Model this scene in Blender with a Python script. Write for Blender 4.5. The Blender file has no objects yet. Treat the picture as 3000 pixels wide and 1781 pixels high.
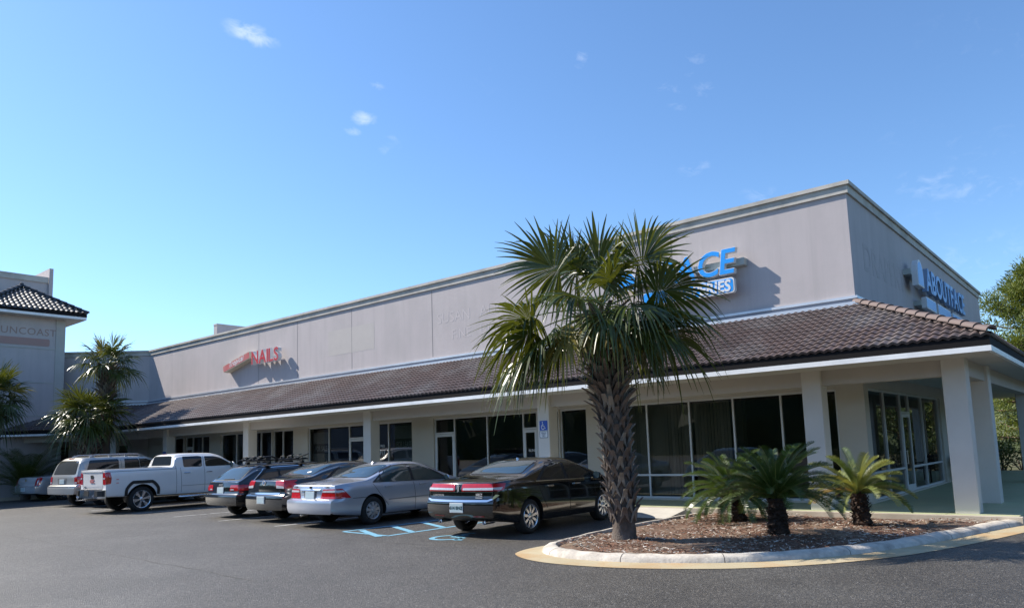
import bpy, bmesh, math, random
import numpy as np
from mathutils import Vector, Matrix, Quaternion
from mathutils.bvhtree import BVHTree
R_ = math.radians
rnd = random.Random(7)
S = bpy.context.scene
COL = S.collection

# ---------------------------------------------------------------- camera
cam = bpy.data.cameras.new('camera'); cam_o = bpy.data.objects.new('camera', cam); COL.objects.link(cam_o)
cam.sensor_fit = 'HORIZONTAL'; cam.sensor_width = 36.0
cam.lens = 2173.95 / 3000 * 36.0
cam.shift_x = 0.0; cam.shift_y = (1059.1 - 890.5) / 3000
cam.clip_start = 0.1; cam.clip_end = 3000
_f = Vector((-0.637235, 0.76172743, 0.11705931)); _r = Vector((0.76405652, 0.64429223, -0.03324387)); _u = Vector((0.10074317, -0.06825578, 0.99256837))
m = Matrix((_r, _u, -_f)).transposed().to_4x4(); m.translation = Vector((4.6791, -17.9206, 1.6224))
cam_o.matrix_world = m
S.camera = cam_o

# ---------------------------------------------------------------- light
LDIR = Vector((1.0, 0.37, -0.95)).normalized()
sun_el = math.asin(-LDIR.z); sun_az = math.atan2(-LDIR.x, -LDIR.y)
sun = bpy.data.lights.new('sun', 'SUN'); sun.energy = 5.0; sun.angle = R_(0.53); sun.color = (1.0, 0.93, 0.82)
sun_o = bpy.data.objects.new('sun', sun); COL.objects.link(sun_o)
sun_o.rotation_euler = LDIR.to_track_quat('-Z', 'Y').to_euler(); sun_o.location = (-20, -15, 30)
W = bpy.data.worlds.new('World'); S.world = W; W.use_nodes = True
nt = W.node_tree; nt.nodes.clear()
def N(t, ty, **kw):
    n = t.nodes.new(ty)
    for k, v in kw.items(): setattr(n, k, v)
    return n
sky = N(nt, 'ShaderNodeTexSky', sky_type='NISHITA', sun_disc=False, sun_elevation=sun_el, sun_rotation=sun_az,
        altitude=0, air_density=1.05, dust_density=0.3, ozone_density=3.0)
bg = N(nt, 'ShaderNodeBackground'); bg.inputs[1].default_value = 0.125
wo = N(nt, 'ShaderNodeOutputWorld')
# faint wisps of cloud at fixed directions in the sky
tc = N(nt, 'ShaderNodeTexCoord')
def mth(t, op, a, b=None, c=None, clamp=False):
    n = N(t, 'ShaderNodeMath', operation=op, use_clamp=clamp)
    for i, v in enumerate((a, b, c)):
        if v is None: continue
        if isinstance(v, (int, float)): n.inputs[i].default_value = v
        else: t.links.new(v, n.inputs[i])
    return n.outputs[0]
CLOUDS = [  # direction, angular half size (along, across), strength
    ((-0.7507, 0.4399, 0.4929), 0.0373, 0.0166, 1.00),
    ((-0.707, 0.57, 0.4187), 0.0224, 0.0124, 0.80),
    ((-0.7206, 0.5634, 0.4042), 0.0149, 0.0069, 0.60),
    ((-0.6818, 0.5733, 0.4544), 0.0112, 0.0069, 0.55),
    ((-0.6845, 0.5819, 0.4391), 0.0075, 0.0055, 0.35),
    ((-0.701, 0.6005, 0.3848), 0.0112, 0.0083, 0.35),
    ((-0.6908, 0.6033, 0.3985), 0.0099, 0.0062, 0.35),
    ((-0.6934, 0.6054, 0.3908), 0.0186, 0.0166, 0.20),
    ((-0.4836, 0.7319, 0.4801), 0.0137, 0.0083, 0.50),
    ((-0.4893, 0.7335, 0.4717), 0.0099, 0.0048, 0.30),
    ((-0.3714, 0.8066, 0.4598), 0.0211, 0.0248, 0.32),
    ((-0.3631, 0.827, 0.4292), 0.0248, 0.0138, 0.32),
    ((-0.4063, 0.8038, 0.4346), 0.0199, 0.0110, 0.38),
    ((-0.3999, 0.8162, 0.4171), 0.0149, 0.0062, 0.35),
    ((-0.3961, 0.8502, 0.3467), 0.0286, 0.0166, 0.40),
    ((-0.1316, 0.9512, 0.2792), 0.0869, 0.0248, 0.42),
    ((-0.3212, 0.8977, 0.3016), 0.0435, 0.0138, 0.50),
    ((-0.1224, 0.9729, 0.1961), 0.0807, 0.0483, 0.30),
    ((-0.1318, 0.9364, 0.3252), 0.1242, 0.0414, 0.14),
    ((-0.0794, 0.9038, 0.4206), 0.0931, 0.0414, 0.14),
    ((-0.5784, 0.6699, 0.4655), 0.0373, 0.0276, 0.14),
    ((-0.1739, 0.948, 0.2667), 0.0559, 0.0276, 0.20),
]
noi = N(nt, 'ShaderNodeTexNoise'); noi.inputs['Scale'].default_value = 42; noi.inputs['Detail'].default_value = 7; noi.inputs['Roughness'].default_value = 0.62
noi.inputs['Distortion'].default_value = 0.5
mp = N(nt, 'ShaderNodeMapping'); mp.inputs['Scale'].default_value = (1.0, 1.0, 1.9)
nt.links.new(tc.outputs['Generated'], mp.inputs[0]); nt.links.new(mp.outputs[0], noi.inputs[0])
acc = None
for d, sa, sb, st in CLOUDS:
    d = Vector(d).normalized(); h = Vector((0, 0, 1)).cross(d).normalized(); v = d.cross(h)
    q = (h * 0.97 + v * 0.22).normalized(); w_ = d.cross(q)
    d1 = N(nt, 'ShaderNodeVectorMath', operation='DOT_PRODUCT'); d1.inputs[1].default_value = q / sa
    d2 = N(nt, 'ShaderNodeVectorMath', operation='DOT_PRODUCT'); d2.inputs[1].default_value = w_ / sb
    d3 = N(nt, 'ShaderNodeVectorMath', operation='DOT_PRODUCT'); d3.inputs[1].default_value = d
    for dd in (d1, d2, d3): nt.links.new(tc.outputs['Generated'], dd.inputs[0])
    e = mth(nt, 'ADD', mth(nt, 'POWER', mth(nt, 'ABSOLUTE', d1.outputs['Value']), 2.0), mth(nt, 'POWER', mth(nt, 'ABSOLUTE', d2.outputs['Value']), 2.0))
    g = mth(nt, 'SUBTRACT', 1.0, e, clamp=True)
    g = mth(nt, 'MULTIPLY', g, mth(nt, 'GREATER_THAN', d3.outputs['Value'], 0.0))
    g = mth(nt, 'MULTIPLY', g, st)
    acc = g if acc is None else mth(nt, 'MAXIMUM', acc, g)
thr = mth(nt, 'SUBTRACT', 0.60, mth(nt, 'MULTIPLY', acc, 0.34))
nn = mth(nt, 'MULTIPLY', mth(nt, 'SUBTRACT', noi.outputs[0], thr, clamp=True), 2.2, clamp=True)
cm = mth(nt, 'MULTIPLY', mth(nt, 'MULTIPLY', acc, nn), 0.55, clamp=True)
mix = N(nt, 'ShaderNodeMix', data_type='RGBA')
nt.links.new(cm, mix.inputs[0]); tint = N(nt, 'ShaderNodeMix', data_type='RGBA', blend_type='MULTIPLY'); tint.inputs[0].default_value = 1; tint.inputs[7].default_value = (0.76, 0.935, 1.09, 1)
nt.links.new(sky.outputs[0], tint.inputs[6]); nt.links.new(tint.outputs[2], mix.inputs[6]); mix.inputs[7].default_value = (7.2, 7.4, 7.9, 1)
nt.links.new(mix.outputs[2], bg.inputs[0]); nt.links.new(bg.outputs[0], wo.inputs[0])
S.view_settings.view_transform = 'Standard'; S.view_settings.look = 'None'; S.view_settings.gamma = 1.0
S.view_settings.exposure = 0.66
S.render.engine = 'CYCLES'
S.cycles.max_bounces = 8; S.cycles.transparent_max_bounces = 12
S.cycles.sample_clamp_indirect = 6.0

# ---------------------------------------------------------------- materials
def lin(c): return tuple(c) + (1.0,)
_M = {}
def mat(name, c, rough=0.6, c2=None, scale=8.0, metal=0.0, bump=0.0, bscale=60.0, spec=0.5, coat=0.0, stretch=(1, 1, 1), detail=5, contrast=1.0, emit=None, c3=None, scale3=0.6, amt3=0.5, coords='Object', streak=None):
    if name in _M: return _M[name]
    mt = bpy.data.materials.new(name); mt.use_nodes = True; t = mt.node_tree; b = t.nodes['Principled BSDF']
    b.inputs['Roughness'].default_value = rough; b.inputs['Metallic'].default_value = metal
    b.inputs['Specular IOR Level'].default_value = spec
    if coat: b.inputs['Coat Weight'].default_value = coat; b.inputs['Coat Roughness'].default_value = 0.03
    b.inputs['Base Color'].default_value = lin(c)
    mt.diffuse_color = lin(c)
    tcn = N(t, 'ShaderNodeTexCoord'); mpn = N(t, 'ShaderNodeMapping'); mpn.inputs['Scale'].default_value = stretch
    t.links.new(tcn.outputs[coords], mpn.inputs[0])
    if c2 is not None:
        n = N(t, 'ShaderNodeTexNoise'); n.inputs['Scale'].default_value = scale; n.inputs['Detail'].default_value = detail; n.inputs['Roughness'].default_value = 0.6
        t.links.new(mpn.outputs[0], n.inputs[0])
        f = mth(t, 'ADD', mth(t, 'MULTIPLY', mth(t, 'SUBTRACT', n.outputs[0], 0.5), 2.2 * contrast), 0.5, clamp=True)
        mx = N(t, 'ShaderNodeMix', data_type='RGBA'); t.links.new(f, mx.inputs[0]); mx.inputs[6].default_value = lin(c); mx.inputs[7].default_value = lin(c2)
        out = mx.outputs[2]
        if c3 is not None:
            n3 = N(t, 'ShaderNodeTexNoise'); n3.inputs['Scale'].default_value = scale3; n3.inputs['Detail'].default_value = 6; n3.inputs['Roughness'].default_value = 0.65
            t.links.new(tcn.outputs[coords], n3.inputs[0])
            f3 = mth(t, 'MULTIPLY', mth(t, 'MULTIPLY', mth(t, 'SUBTRACT', n3.outputs[0], 0.47, clamp=True), 5.0, clamp=True), amt3)
            m3 = N(t, 'ShaderNodeMix', data_type='RGBA'); t.links.new(f3, m3.inputs[0]); t.links.new(out, m3.inputs[6]); m3.inputs[7].default_value = lin(c3); out = m3.outputs[2]
        if streak is not None:      # rain streaks and grime running down a wall
            ms_ = N(t, 'ShaderNodeMapping'); ms_.inputs['Scale'].default_value = (1, 1, 0.045); t.links.new(tcn.outputs[coords], ms_.inputs[0])
            n4 = N(t, 'ShaderNodeTexNoise'); n4.inputs['Scale'].default_value = 3.2; n4.inputs['Detail'].default_value = 8; n4.inputs['Roughness'].default_value = 0.7; t.links.new(ms_.outputs[0], n4.inputs[0])
            f4 = mth(t, 'MULTIPLY', mth(t, 'MULTIPLY', mth(t, 'SUBTRACT', n4.outputs[0], 0.50, clamp=True), 4.0, clamp=True), streak[1])
            m4 = N(t, 'ShaderNodeMix', data_type='RGBA'); t.links.new(f4, m4.inputs[0]); t.links.new(out, m4.inputs[6]); m4.inputs[7].default_value = lin(streak[0]); out = m4.outputs[2]
        t.links.new(out, b.inputs['Base Color'])
    if bump:
        nb = N(t, 'ShaderNodeTexNoise'); nb.inputs['Scale'].default_value = bscale; nb.inputs['Detail'].default_value = 4
        t.links.new(tcn.outputs[coords], nb.inputs[0])
        bp = N(t, 'ShaderNodeBump'); bp.inputs['Strength'].default_value = bump; bp.inputs['Distance'].default_value = 0.02
        t.links.new(nb.outputs[0], bp.inputs['Height']); t.links.new(bp.outputs[0], b.inputs['Normal'])
    if emit: b.inputs['Emission Color'].default_value = lin(emit); b.inputs['Emission Strength'].default_value = 1
    _M[name] = mt
    return mt
def leaf_mat(name, c, c2, rough=0.38, trans=0.3, tc_=(0.25, 0.34, 0.03), scale=2.0):
    if name in _M: return _M[name]
    mt = mat(name, c, rough, c2=c2, scale=scale, spec=0.5, contrast=1.4); t = mt.node_tree; b = t.nodes['Principled BSDF']
    tr = N(t, 'ShaderNodeBsdfTranslucent'); tr.inputs[0].default_value = lin(tc_)
    ms = N(t, 'ShaderNodeMixShader'); ms.inputs[0].default_value = trans
    t.links.new(b.outputs[0], ms.inputs[1]); t.links.new(tr.outputs[0], ms.inputs[2]); t.links.new(ms.outputs[0], t.nodes['Material Output'].inputs[0])
    return mt
def glass_mat(name, tint=(0.35, 0.37, 0.37), refl=1.0):
    """window glass: see-through tinted pane with a mirror reflection that grows at grazing angles"""
    if name in _M: return _M[name]
    mt = bpy.data.materials.new(name); mt.use_nodes = True; t = mt.node_tree; t.nodes.clear()
    o = N(t, 'ShaderNodeOutputMaterial'); tr = N(t, 'ShaderNodeBsdfTransparent'); tr.inputs[0].default_value = lin(tint)
    gl = N(t, 'ShaderNodeBsdfGlossy'); gl.inputs['Roughness'].default_value = 0.01; gl.inputs[0].default_value = lin((refl, refl, refl))
    fr = N(t, 'ShaderNodeFresnel'); fr.inputs[0].default_value = 1.62
    ms = N(t, 'ShaderNodeMixShader'); t.links.new(fr.outputs[0], ms.inputs[0]); t.links.new(tr.outputs[0], ms.inputs[1]); t.links.new(gl.outputs[0], ms.inputs[2]); t.links.new(ms.outputs[0], o.inputs[0])
    mt.diffuse_color = lin(tint); _M[name] = mt
    return mt

# ---------------------------------------------------------------- mesh helpers
class MB:
    def __init__(s): s.v = []; s.f = []; s.mi = []
    def add(s, vs, fs, mi=0):
        o = len(s.v); s.v += [tuple(p) for p in vs]; s.f += [tuple(i + o for i in f) for f in fs]; s.mi += [mi] * len(fs); return s
    def box(s, x0, x1, y0, y1, z0, z1, mi=0):
        vs = [(x, y, z) for z in (z0, z1) for y in (y0, y1) for x in (x0, x1)]
        return s.add(vs, [(0, 2, 3, 1), (4, 5, 7, 6), (0, 1, 5, 4), (2, 6, 7, 3), (0, 4, 6, 2), (1, 3, 7, 5)], mi)
    def obox(s, c, ax, ay, az, mi=0):
        c, ax, ay, az = map(Vector, (c, ax, ay, az))
        vs = [c + ax * i + ay * j + az * k for k in (-1, 1) for j in (-1, 1) for i in (-1, 1)]
        return s.add(vs, [(0, 2, 3, 1), (4, 5, 7, 6), (0, 1, 5, 4), (2, 6, 7, 3), (0, 4, 6, 2), (1, 3, 7, 5)], mi)
    def prism(s, poly, fn, d0, d1, mi=0):
        """poly 2-D ccw, fn(u,v,d)->3-D"""
        n = len(poly); vs = [fn(u, v, d0) for u, v in poly] + [fn(u, v, d1) for u, v in poly]
        fs = [tuple(range(n))[::-1], tuple(range(n, 2 * n))] + [(i, (i + 1) % n, n + (i + 1) % n, n + i) for i in range(n)]
        return s.add(vs, fs, mi)
    def tube(s, pts, r, n=8, mi=0, cap=True):
        pts = [Vector(p) for p in pts]; rs = r if isinstance(r, (list, tuple)) else [r] * len(pts); vs = []; up = Vector((0, 0, 1))
        for i, p in enumerate(pts):
            d = (pts[min(i + 1, len(pts) - 1)] - pts[max(i - 1, 0)]).normalized()
            a = d.cross(up) if abs(d.z) < 0.95 else d.cross(Vector((1, 0, 0)))
            a.normalize(); b = d.cross(a)
            vs += [p + (a * math.cos(2 * math.pi * k / n) + b * math.sin(2 * math.pi * k / n)) * rs[i] for k in range(n)]
        fs = [(i * n + k, i * n + (k + 1) % n, (i + 1) * n + (k + 1) % n, (i + 1) * n + k) for i in range(len(pts) - 1) for k in range(n)]
        if cap: fs += [tuple(range(n))[::-1], tuple(range((len(pts) - 1) * n, len(pts) * n))]
        return s.add(vs, fs, mi)
    def lathe(s, prof, c, axis, n=32, mi=0):
        """prof: (axial, radius) pairs"""
        c = Vector(c); axis = Vector(axis).normalized(); a = axis.orthogonal().normalized(); b = axis.cross(a)
        vs = [c + axis * h + (a * math.cos(2 * math.pi * k / n) + b * math.sin(2 * math.pi * k / n)) * r for h, r in prof for k in range(n)]
        fs = [(i * n + k, i * n + (k + 1) % n, (i + 1) * n + (k + 1) % n, (i + 1) * n + k) for i in range(len(prof) - 1) for k in range(n)]
        return s.add(vs, fs, mi)
    def grid(s, P, mi=0):
        r, c = len(P), len(P[0]); vs = [p for row in P for p in row]
        return s.add(vs, [(i * c + j, i * c + j + 1, (i + 1) * c + j + 1, (i + 1) * c + j) for i in range(r - 1) for j in range(c - 1)], mi)
    def build(s, name, mats, parent=None, smooth=False, sharp=None, recalc=False):
        me = bpy.data.meshes.new(name); me.from_pydata(s.v, [], s.f); 
        for mm in (mats if isinstance(mats, (list, tuple)) else [mats]): me.materials.append(mm)
        if any(s.mi): me.polygons.foreach_set('material_index', s.mi)
        if smooth: me.polygons.foreach_set('use_smooth', [True] * len(me.polygons))
        if sharp is not None or recalc:
            bm = bmesh.new(); bm.from_mesh(me)
            if recalc: bmesh.ops.recalc_face_normals(bm, faces=bm.faces)
            if sharp is not None:
                for e in bm.edges:
                    if len(e.link_faces) == 2 and e.calc_face_angle(0) > R_(sharp): e.smooth = False
            bm.to_mesh(me); bm.free()
        me.update()
        o = bpy.data.objects.new(name, me); COL.objects.link(o)
        if parent is not None: o.parent = parent
        return o
def thing(name, label, cat, loc=(0, 0, 0), rz=0.0, group=None):
    o = bpy.data.objects.new(name, None); o.empty_display_size = 0.3; COL.objects.link(o); o.location = loc; o.rotation_euler = (0, 0, rz)
    o['label'] = label; o['category'] = cat
    if group: o['group'] = group
    return o
def tag(o, label, cat, group=None):
    o['label'] = label; o['category'] = cat
    if group: o['group'] = group
    return o
def struct(o): o['kind'] = 'structure'; return o
def lab(o, l): o['label'] = l; return o
def text_geo(txt, size, depth=0.0, bold=0.0, align='LEFT', shear=0.0, spacing=1.0):
    cu = bpy.data.curves.new('t', 'FONT'); cu.body = txt; cu.size = size; cu.extrude = depth / 2; cu.offset = bold; cu.align_x = align; cu.shear = shear; cu.space_character = spacing
    cu.resolution_u = 4
    o = bpy.data.objects.new('t', cu); COL.objects.link(o)
    dg = bpy.context.evaluated_depsgraph_get(); me = bpy.data.meshes.new_from_object(o.evaluated_get(dg))
    vs = [tuple(v.co) for v in me.vertices]; fs = [tuple(p.vertices) for p in me.polygons]
    bpy.data.objects.remove(o); bpy.data.curves.remove(cu); bpy.data.meshes.remove(me)
    return vs, fs
def place_text(mb, txt, size, org, ex, ey, depth=0.0, bold=0.0, align='CENTER', shear=0.0, spacing=1.0, mi=0):
    """lay text with its x along ex, y along ey, facing ex x ey"""
    vs, fs = text_geo(txt, size, depth, bold, align, shear, spacing); org, ex, ey = Vector(org), Vector(ex), Vector(ey); ez = ex.cross(ey).normalized()
    mb.add([org + ex * x + ey * y + ez * z for x, y, z in vs], fs, mi)
    return vs
def pchip(xs, ys):
    xs = np.array(xs, float); ys = np.array(ys, float); h = np.diff(xs); d = np.diff(ys) / h; mm = np.zeros(len(xs)); mm[0] = d[0]; mm[-1] = d[-1]
    for i in range(1, len(xs) - 1):
        if d[i - 1] * d[i] > 0:
            w1 = 2 * h[i] + h[i - 1]; w2 = h[i] + 2 * h[i - 1]; mm[i] = (w1 + w2) / (w1 / d[i - 1] + w2 / d[i])
    def f(x):
        x = min(max(x, xs[0]), xs[-1]); i = min(int(np.searchsorted(xs, x, 'right')) - 1, len(xs) - 2); i = max(i, 0); t = (x - xs[i]) / h[i]
        return float((2*t**3 - 3*t**2 + 1) * ys[i] + (t**3 - 2*t**2 + t) * h[i] * mm[i] + (-2*t**3 + 3*t**2) * ys[i+1] + (t**3 - t**2) * h[i] * mm[i+1])
    return f
# ================================================================ SETTING
Z0 = 0.0
asph = mat('asphalt', (0.050, 0.044, 0.036), 0.55, c2=(0.068, 0.060, 0.050), scale=1.1, bump=1.0, bscale=70, spec=0.65, c3=(0.098, 0.091, 0.079), scale3=0.45, amt3=0.7, contrast=0.8)
def _agg(mt):   # pale stone chips in the asphalt
    t = mt.node_tree; b = t.nodes['Principled BSDF']; src = b.inputs['Base Color'].links[0].from_socket
    tcn = t.nodes['Texture Coordinate']
    vor = N(t, 'ShaderNodeTexVoronoi'); vor.inputs['Scale'].default_value = 58
    t.links.new(tcn.outputs['Object'], vor.inputs[0])
    sp = N(t, 'ShaderNodeSeparateColor'); t.links.new(vor.outputs['Color'], sp.inputs[0])
    dk = mth(t, 'ADD', mth(t, 'POWER', mth(t, 'MULTIPLY', sp.outputs[1], 1.18), 2.2), 0.55)
    mg = N(t, 'ShaderNodeMix', data_type='RGBA', blend_type='MULTIPLY'); mg.inputs[0].default_value = 1
    cmb = N(t, 'ShaderNodeCombineColor')
    for i in range(3): t.links.new(dk, cmb.inputs[i])
    t.links.new(src, mg.inputs[6]); t.links.new(cmb.outputs[0], mg.inputs[7])
    f = mth(t, 'MULTIPLY', mth(t, 'GREATER_THAN', sp.outputs[0], 0.965), mth(t, 'LESS_THAN', vor.outputs['Distance'], 0.42))
    mx = N(t, 'ShaderNodeMix', data_type='RGBA'); t.links.new(mth(t, 'MULTIPLY', f, 0.65), mx.inputs[0]); t.links.new(mg.outputs[2], mx.inputs[6]); mx.inputs[7].default_value = (0.42, 0.41, 0.39, 1)
    # oil drips and dark wear
    n5 = N(t, 'ShaderNodeTexNoise'); n5.inputs['Scale'].default_value = 0.9; n5.inputs['Detail'].default_value = 9; n5.inputs['Roughness'].default_value = 0.75; t.links.new(tcn.outputs['Object'], n5.inputs[0])
    f5 = mth(t, 'MULTIPLY', mth(t, 'MULTIPLY', mth(t, 'SUBTRACT', n5.outputs[0], 0.57, clamp=True), 9.0, clamp=True), 0.5)
    m5 = N(t, 'ShaderNodeMix', data_type='RGBA'); t.links.new(f5, m5.inputs[0]); t.links.new(mx.outputs[2], m5.inputs[6]); m5.inputs[7].default_value = (0.022, 0.021, 0.020, 1)
    t.links.new(m5.outputs[2], b.inputs['Base Color'])
_agg(asph)
grassm = mat('dry_grass', (0.055, 0.065, 0.022), 0.9, c2=(0.11, 0.10, 0.045), scale=0.8)
dirt = grassm
struct(MB().add([(-900, -900, -0.03), (900, -900, -0.03), (900, 900, -0.03), (-900, 900, -0.03)], [(0, 1, 2, 3)]).build('ground', grassm))
struct(MB().add([(-120, -70, 0), (22, -70, 0), (22, 17.4, 0), (-120, 17.4, 0)], [(0, 1, 2, 3)]).build('parking_lot', asph))

conc_green = mat('painted_walk', (0.43, 0.45, 0.26), 0.7, c2=(0.36, 0.40, 0.24), scale=1.6, bump=0.1, c3=(0.48, 0.44, 0.28), scale3=0.5, amt3=0.5)
conc = mat('concrete', (0.56, 0.50, 0.41), 0.8, c2=(0.42, 0.36, 0.28), scale=3.0, bump=0.2, c3=(0.30, 0.26, 0.21), scale3=1.3, amt3=0.45)
gutter = mat('gutter_concrete', (0.47, 0.40, 0.26), 0.85, c2=(0.38, 0.31, 0.19), scale=1.6, bump=0.2, c3=(0.42, 0.22, 0.07), scale3=0.7, amt3=0.75)
curbm = mat('curb_paint', (0.66, 0.60, 0.51), 0.75, c2=(0.45, 0.40, 0.34), scale=7.0, bump=0.35, bscale=25, c3=(0.24, 0.21, 0.18), scale3=3.0, amt3=0.75)
# walkway under the canopy: two slabs butted at the corner
mb = MB()
WY = -1.97
x = -33.9
joints = [-33.9 + 1.55 * i for i in range(24)] + [2.9]
for a, b in zip(joints[:-1], joints[1:]):
    if b - a > 0.05: mb.box(a + 0.004, b - 0.004, WY, -0.002, -0.1, 0.15)
for i in range(11): mb.box(0.002, 2.9, 0.003 + i * 1.55, 1.55 * (i + 1) - 0.003, -0.1, 0.15)
struct(mb.build('walkway', conc_green))
mb = MB(); mb.box(-33.9, 2.96, WY - 0.16, WY - 0.004, -0.1, 0.146)
struct(mb.build('walkway_kerb', conc))
# sloping ramp beside the island
mb = MB(); y0, y1 = WY - 0.164, -3.15
mb.prism([(y1, 0.006), (y0, 0.006), (y0, 0.142)], lambda u, v, d: (d, u, v), -7.6, -3.42)
struct(mb.build('kerb_ramp', mat('ramp_concrete', (0.55, 0.52, 0.46), 0.8, c2=(0.45, 0.42, 0.37), scale=4, bump=0.2)))
# ---- island outline (inner edge of its kerb), left side then round the nose to the right
def crv(pts, n=8, closed=False):
    pts = [Vector((p[0], p[1], 0)) for p in pts]; out = []
    for i in range(len(pts) - 1):
        p0 = pts[max(i - 1, 0)]; p1 = pts[i]; p2 = pts[i + 1]; p3 = pts[min(i + 2, len(pts) - 1)]
        for k in range(n):
            t = k / n; out.append(0.5 * ((2 * p1) + (p2 - p0) * t + (2 * p0 - 5 * p1 + 4 * p2 - p3) * t * t + (3 * p1 - p0 - 3 * p2 + p3) * t ** 3))
    out.append(pts[-1]); return out
IN = crv([(-2.98, -2.35), (-3.1, -4.0), (-3.12, -5.8), (-3.0, -7.4), (-2.84, -8.3), (-2.45, -8.75), (-1.85, -8.95), (-1.05, -8.88), (-0.35, -8.62), (0.35, -8.2), (1.05, -7.45), (1.62, -6.5), (2.1, -5.2), (2.46, -3.9), (2.74, -2.8), (2.95, -2.16), (3.13, -1.5), (3.18, -0.6), (3.19, 0.6), (3.2, 4), (3.2, 9), (3.2, 17)], 6)
def offs(path, dists):
    out = []
    for i, p in enumerate(path):
        t = (path[min(i + 1, len(path) - 1)] - path[max(i - 1, 0)]).normalized(); nrm = Vector((-t.y, t.x, 0)) * -1
        out.append([p + nrm * (d[i] if isinstance(d, list) else d) for d in dists])
    return out
nI = len(IN)
kw = []   # kerb width: thin edging on the left side, wide rolled kerb round the front
for i, p in enumerate(IN):
    s = i / 90; kw.append(0.13 if s < 0.2 else min(0.13 + (s - 0.2) * 1.4, 0.27))
gw = [0.0 if i / 90 < 0.17 else min((i / 90 - 0.17) * 3.2, 0.42) for i in range(nI)]
sec = offs(IN, [[-k for k in kw], [-k * 0.92 for k in kw], [-k * 0.62 for k in kw], [-k * 0.34 for k in kw], [-k * 0.10 for k in kw], 0.0])
hh = [0.085, 0.102, 0.106, 0.095, 0.06, -0.02]
mb = MB(); rows = []
for i in range(nI):
    wob = 0.005 * math.sin(i * 1.7) + 0.004 * math.sin(i * 0.61)
    rows.append([Vector((sec[i][k].x, sec[i][k].y, (hh[k] + (wob if k in (1, 2, 3, 4) else 0)))) for k in range(6)])
rows2 = [[Vector((r[0].x, r[0].y, -0.05))] + r for r in rows]
mb.grid(rows2)
struct(mb.build('island_kerb', curbm, smooth=True, sharp=50))
mb = MB()
for i in range(9, nI - 1, 11):      # joints between the kerb lengths
    a_, b_ = rows[i], rows[i + 1]; mb.grid([[p + Vector((0, 0, 0.002)) for p in a_], [p.lerp(q, min(1, 0.012 / max((q - p).length, 0.001))) + Vector((0, 0, 0.002)) for p, q in zip(a_, b_)]])
struct(mb.build('kerb_joint', mat('kerb_joint', (0.13, 0.115, 0.10), 0.9)))
gs = offs(IN, [[-0.02 for k in kw], gw])
mb = MB(); mb.grid([[Vector((a.x, a.y, 0.012)), Vector((b.x, b.y, 0.006))] for a, b in gs[int(90 * 0.17):]])
struct(mb.build('gutter', gutter))
# mulch: a mounded sheet with chips strewn on it
mul = mat('mulch', (0.18, 0.10, 0.062), 0.95, c2=(0.085, 0.045, 0.03), scale=26, bump=1.0, bscale=55, c3=(0.38, 0.30, 0.21), scale3=0.8, amt3=0.5, contrast=1.5)
poly = [Vector((s_[0].x, s_[0].y, 0)) for s_ in offs(IN, [[-k for k in kw]]) if s_[0].y < WY - 0.17 or s_[0].x < 0]
cen = Vector((-0.35, -5.3, 0)); mb = MB(); rows = []
def mz(x, y):
    return 0.075 + 0.035 * math.sin(x * 1.3 + 1) * math.sin(y * 0.9) + 0.012 * math.sin(x * 5 + y * 3) + 0.01 * math.sin(y * 7 - x * 4)
loop = poly + [Vector((2.55, WY - 0.165, 0)).lerp(Vector((-2.98, WY - 0.165, 0)), t / 16) for t in range(17)]
for k in range(15):
    s = 1 - k / 14; row = []
    for p in loop + [loop[0]]:
        q = cen + (p - cen) * s; e = min(1, (1 - s) * 6); row.append((q.x, q.y, 0.05 * (1 - e) + mz(q.x, q.y) * e))
    rows.append(row)
mb.grid(rows); mulch_o = struct(mb.build('mulch_bed', mul, smooth=True))
def inside(x, y):
    c = False; j = len(loop) - 1
    for i in range(len(loop)):
        a, b = loop[i], loop[j]
        if (a.y > y) != (b.y > y) and x < (b.x - a.x) * (y - a.y) / (b.y - a.y + 1e-12) + a.x: c = not c
        j = i
    return c
mb = MB(); rc = random.Random(3)
cnt = 0
while cnt < 9500:
    x, y = rc.uniform(-3.1, 2.8), rc.uniform(-8.9, -2.2)
    if not inside(x, y): continue
    if math.sin(x * 2.1 + 0.5) * math.sin(y * 1.7 + 1.0) < -0.45 and rc.random() < 0.8: continue
    cnt += 1
    L_ = rc.uniform(0.012, 0.045); w_ = rc.uniform(0.004, 0.010); a = rc.uniform(0, 6.28); tl = rc.uniform(-0.5, 0.5)
    d = Vector((math.cos(a), math.sin(a), tl * 0.6)) * L_; n = Vector((-math.sin(a), math.cos(a), rc.uniform(-0.6, 0.6))) * w_
    c = Vector((x, y, mz(x, y) + 0.008 + abs(d.z) * 0.6)); mb.add([c - d - n, c + d - n * 0.7, c + d + n * 0.8, c - d + n], [(0, 1, 2, 3)], 0 if rc.random() < 0.58 else (1 if rc.random() < 0.62 else 2))
o = mb.build('bark_chips', [mat('bark_brown', (0.18, 0.085, 0.05), 0.85), mat('bark_pale', (0.40, 0.33, 0.26), 0.6), mat('bark_grey', (0.55, 0.50, 0.44), 0.5)]); o['kind'] = 'stuff'
tag(o, 'brown and grey bark chips strewn over the planting island', 'bark chips')
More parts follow.
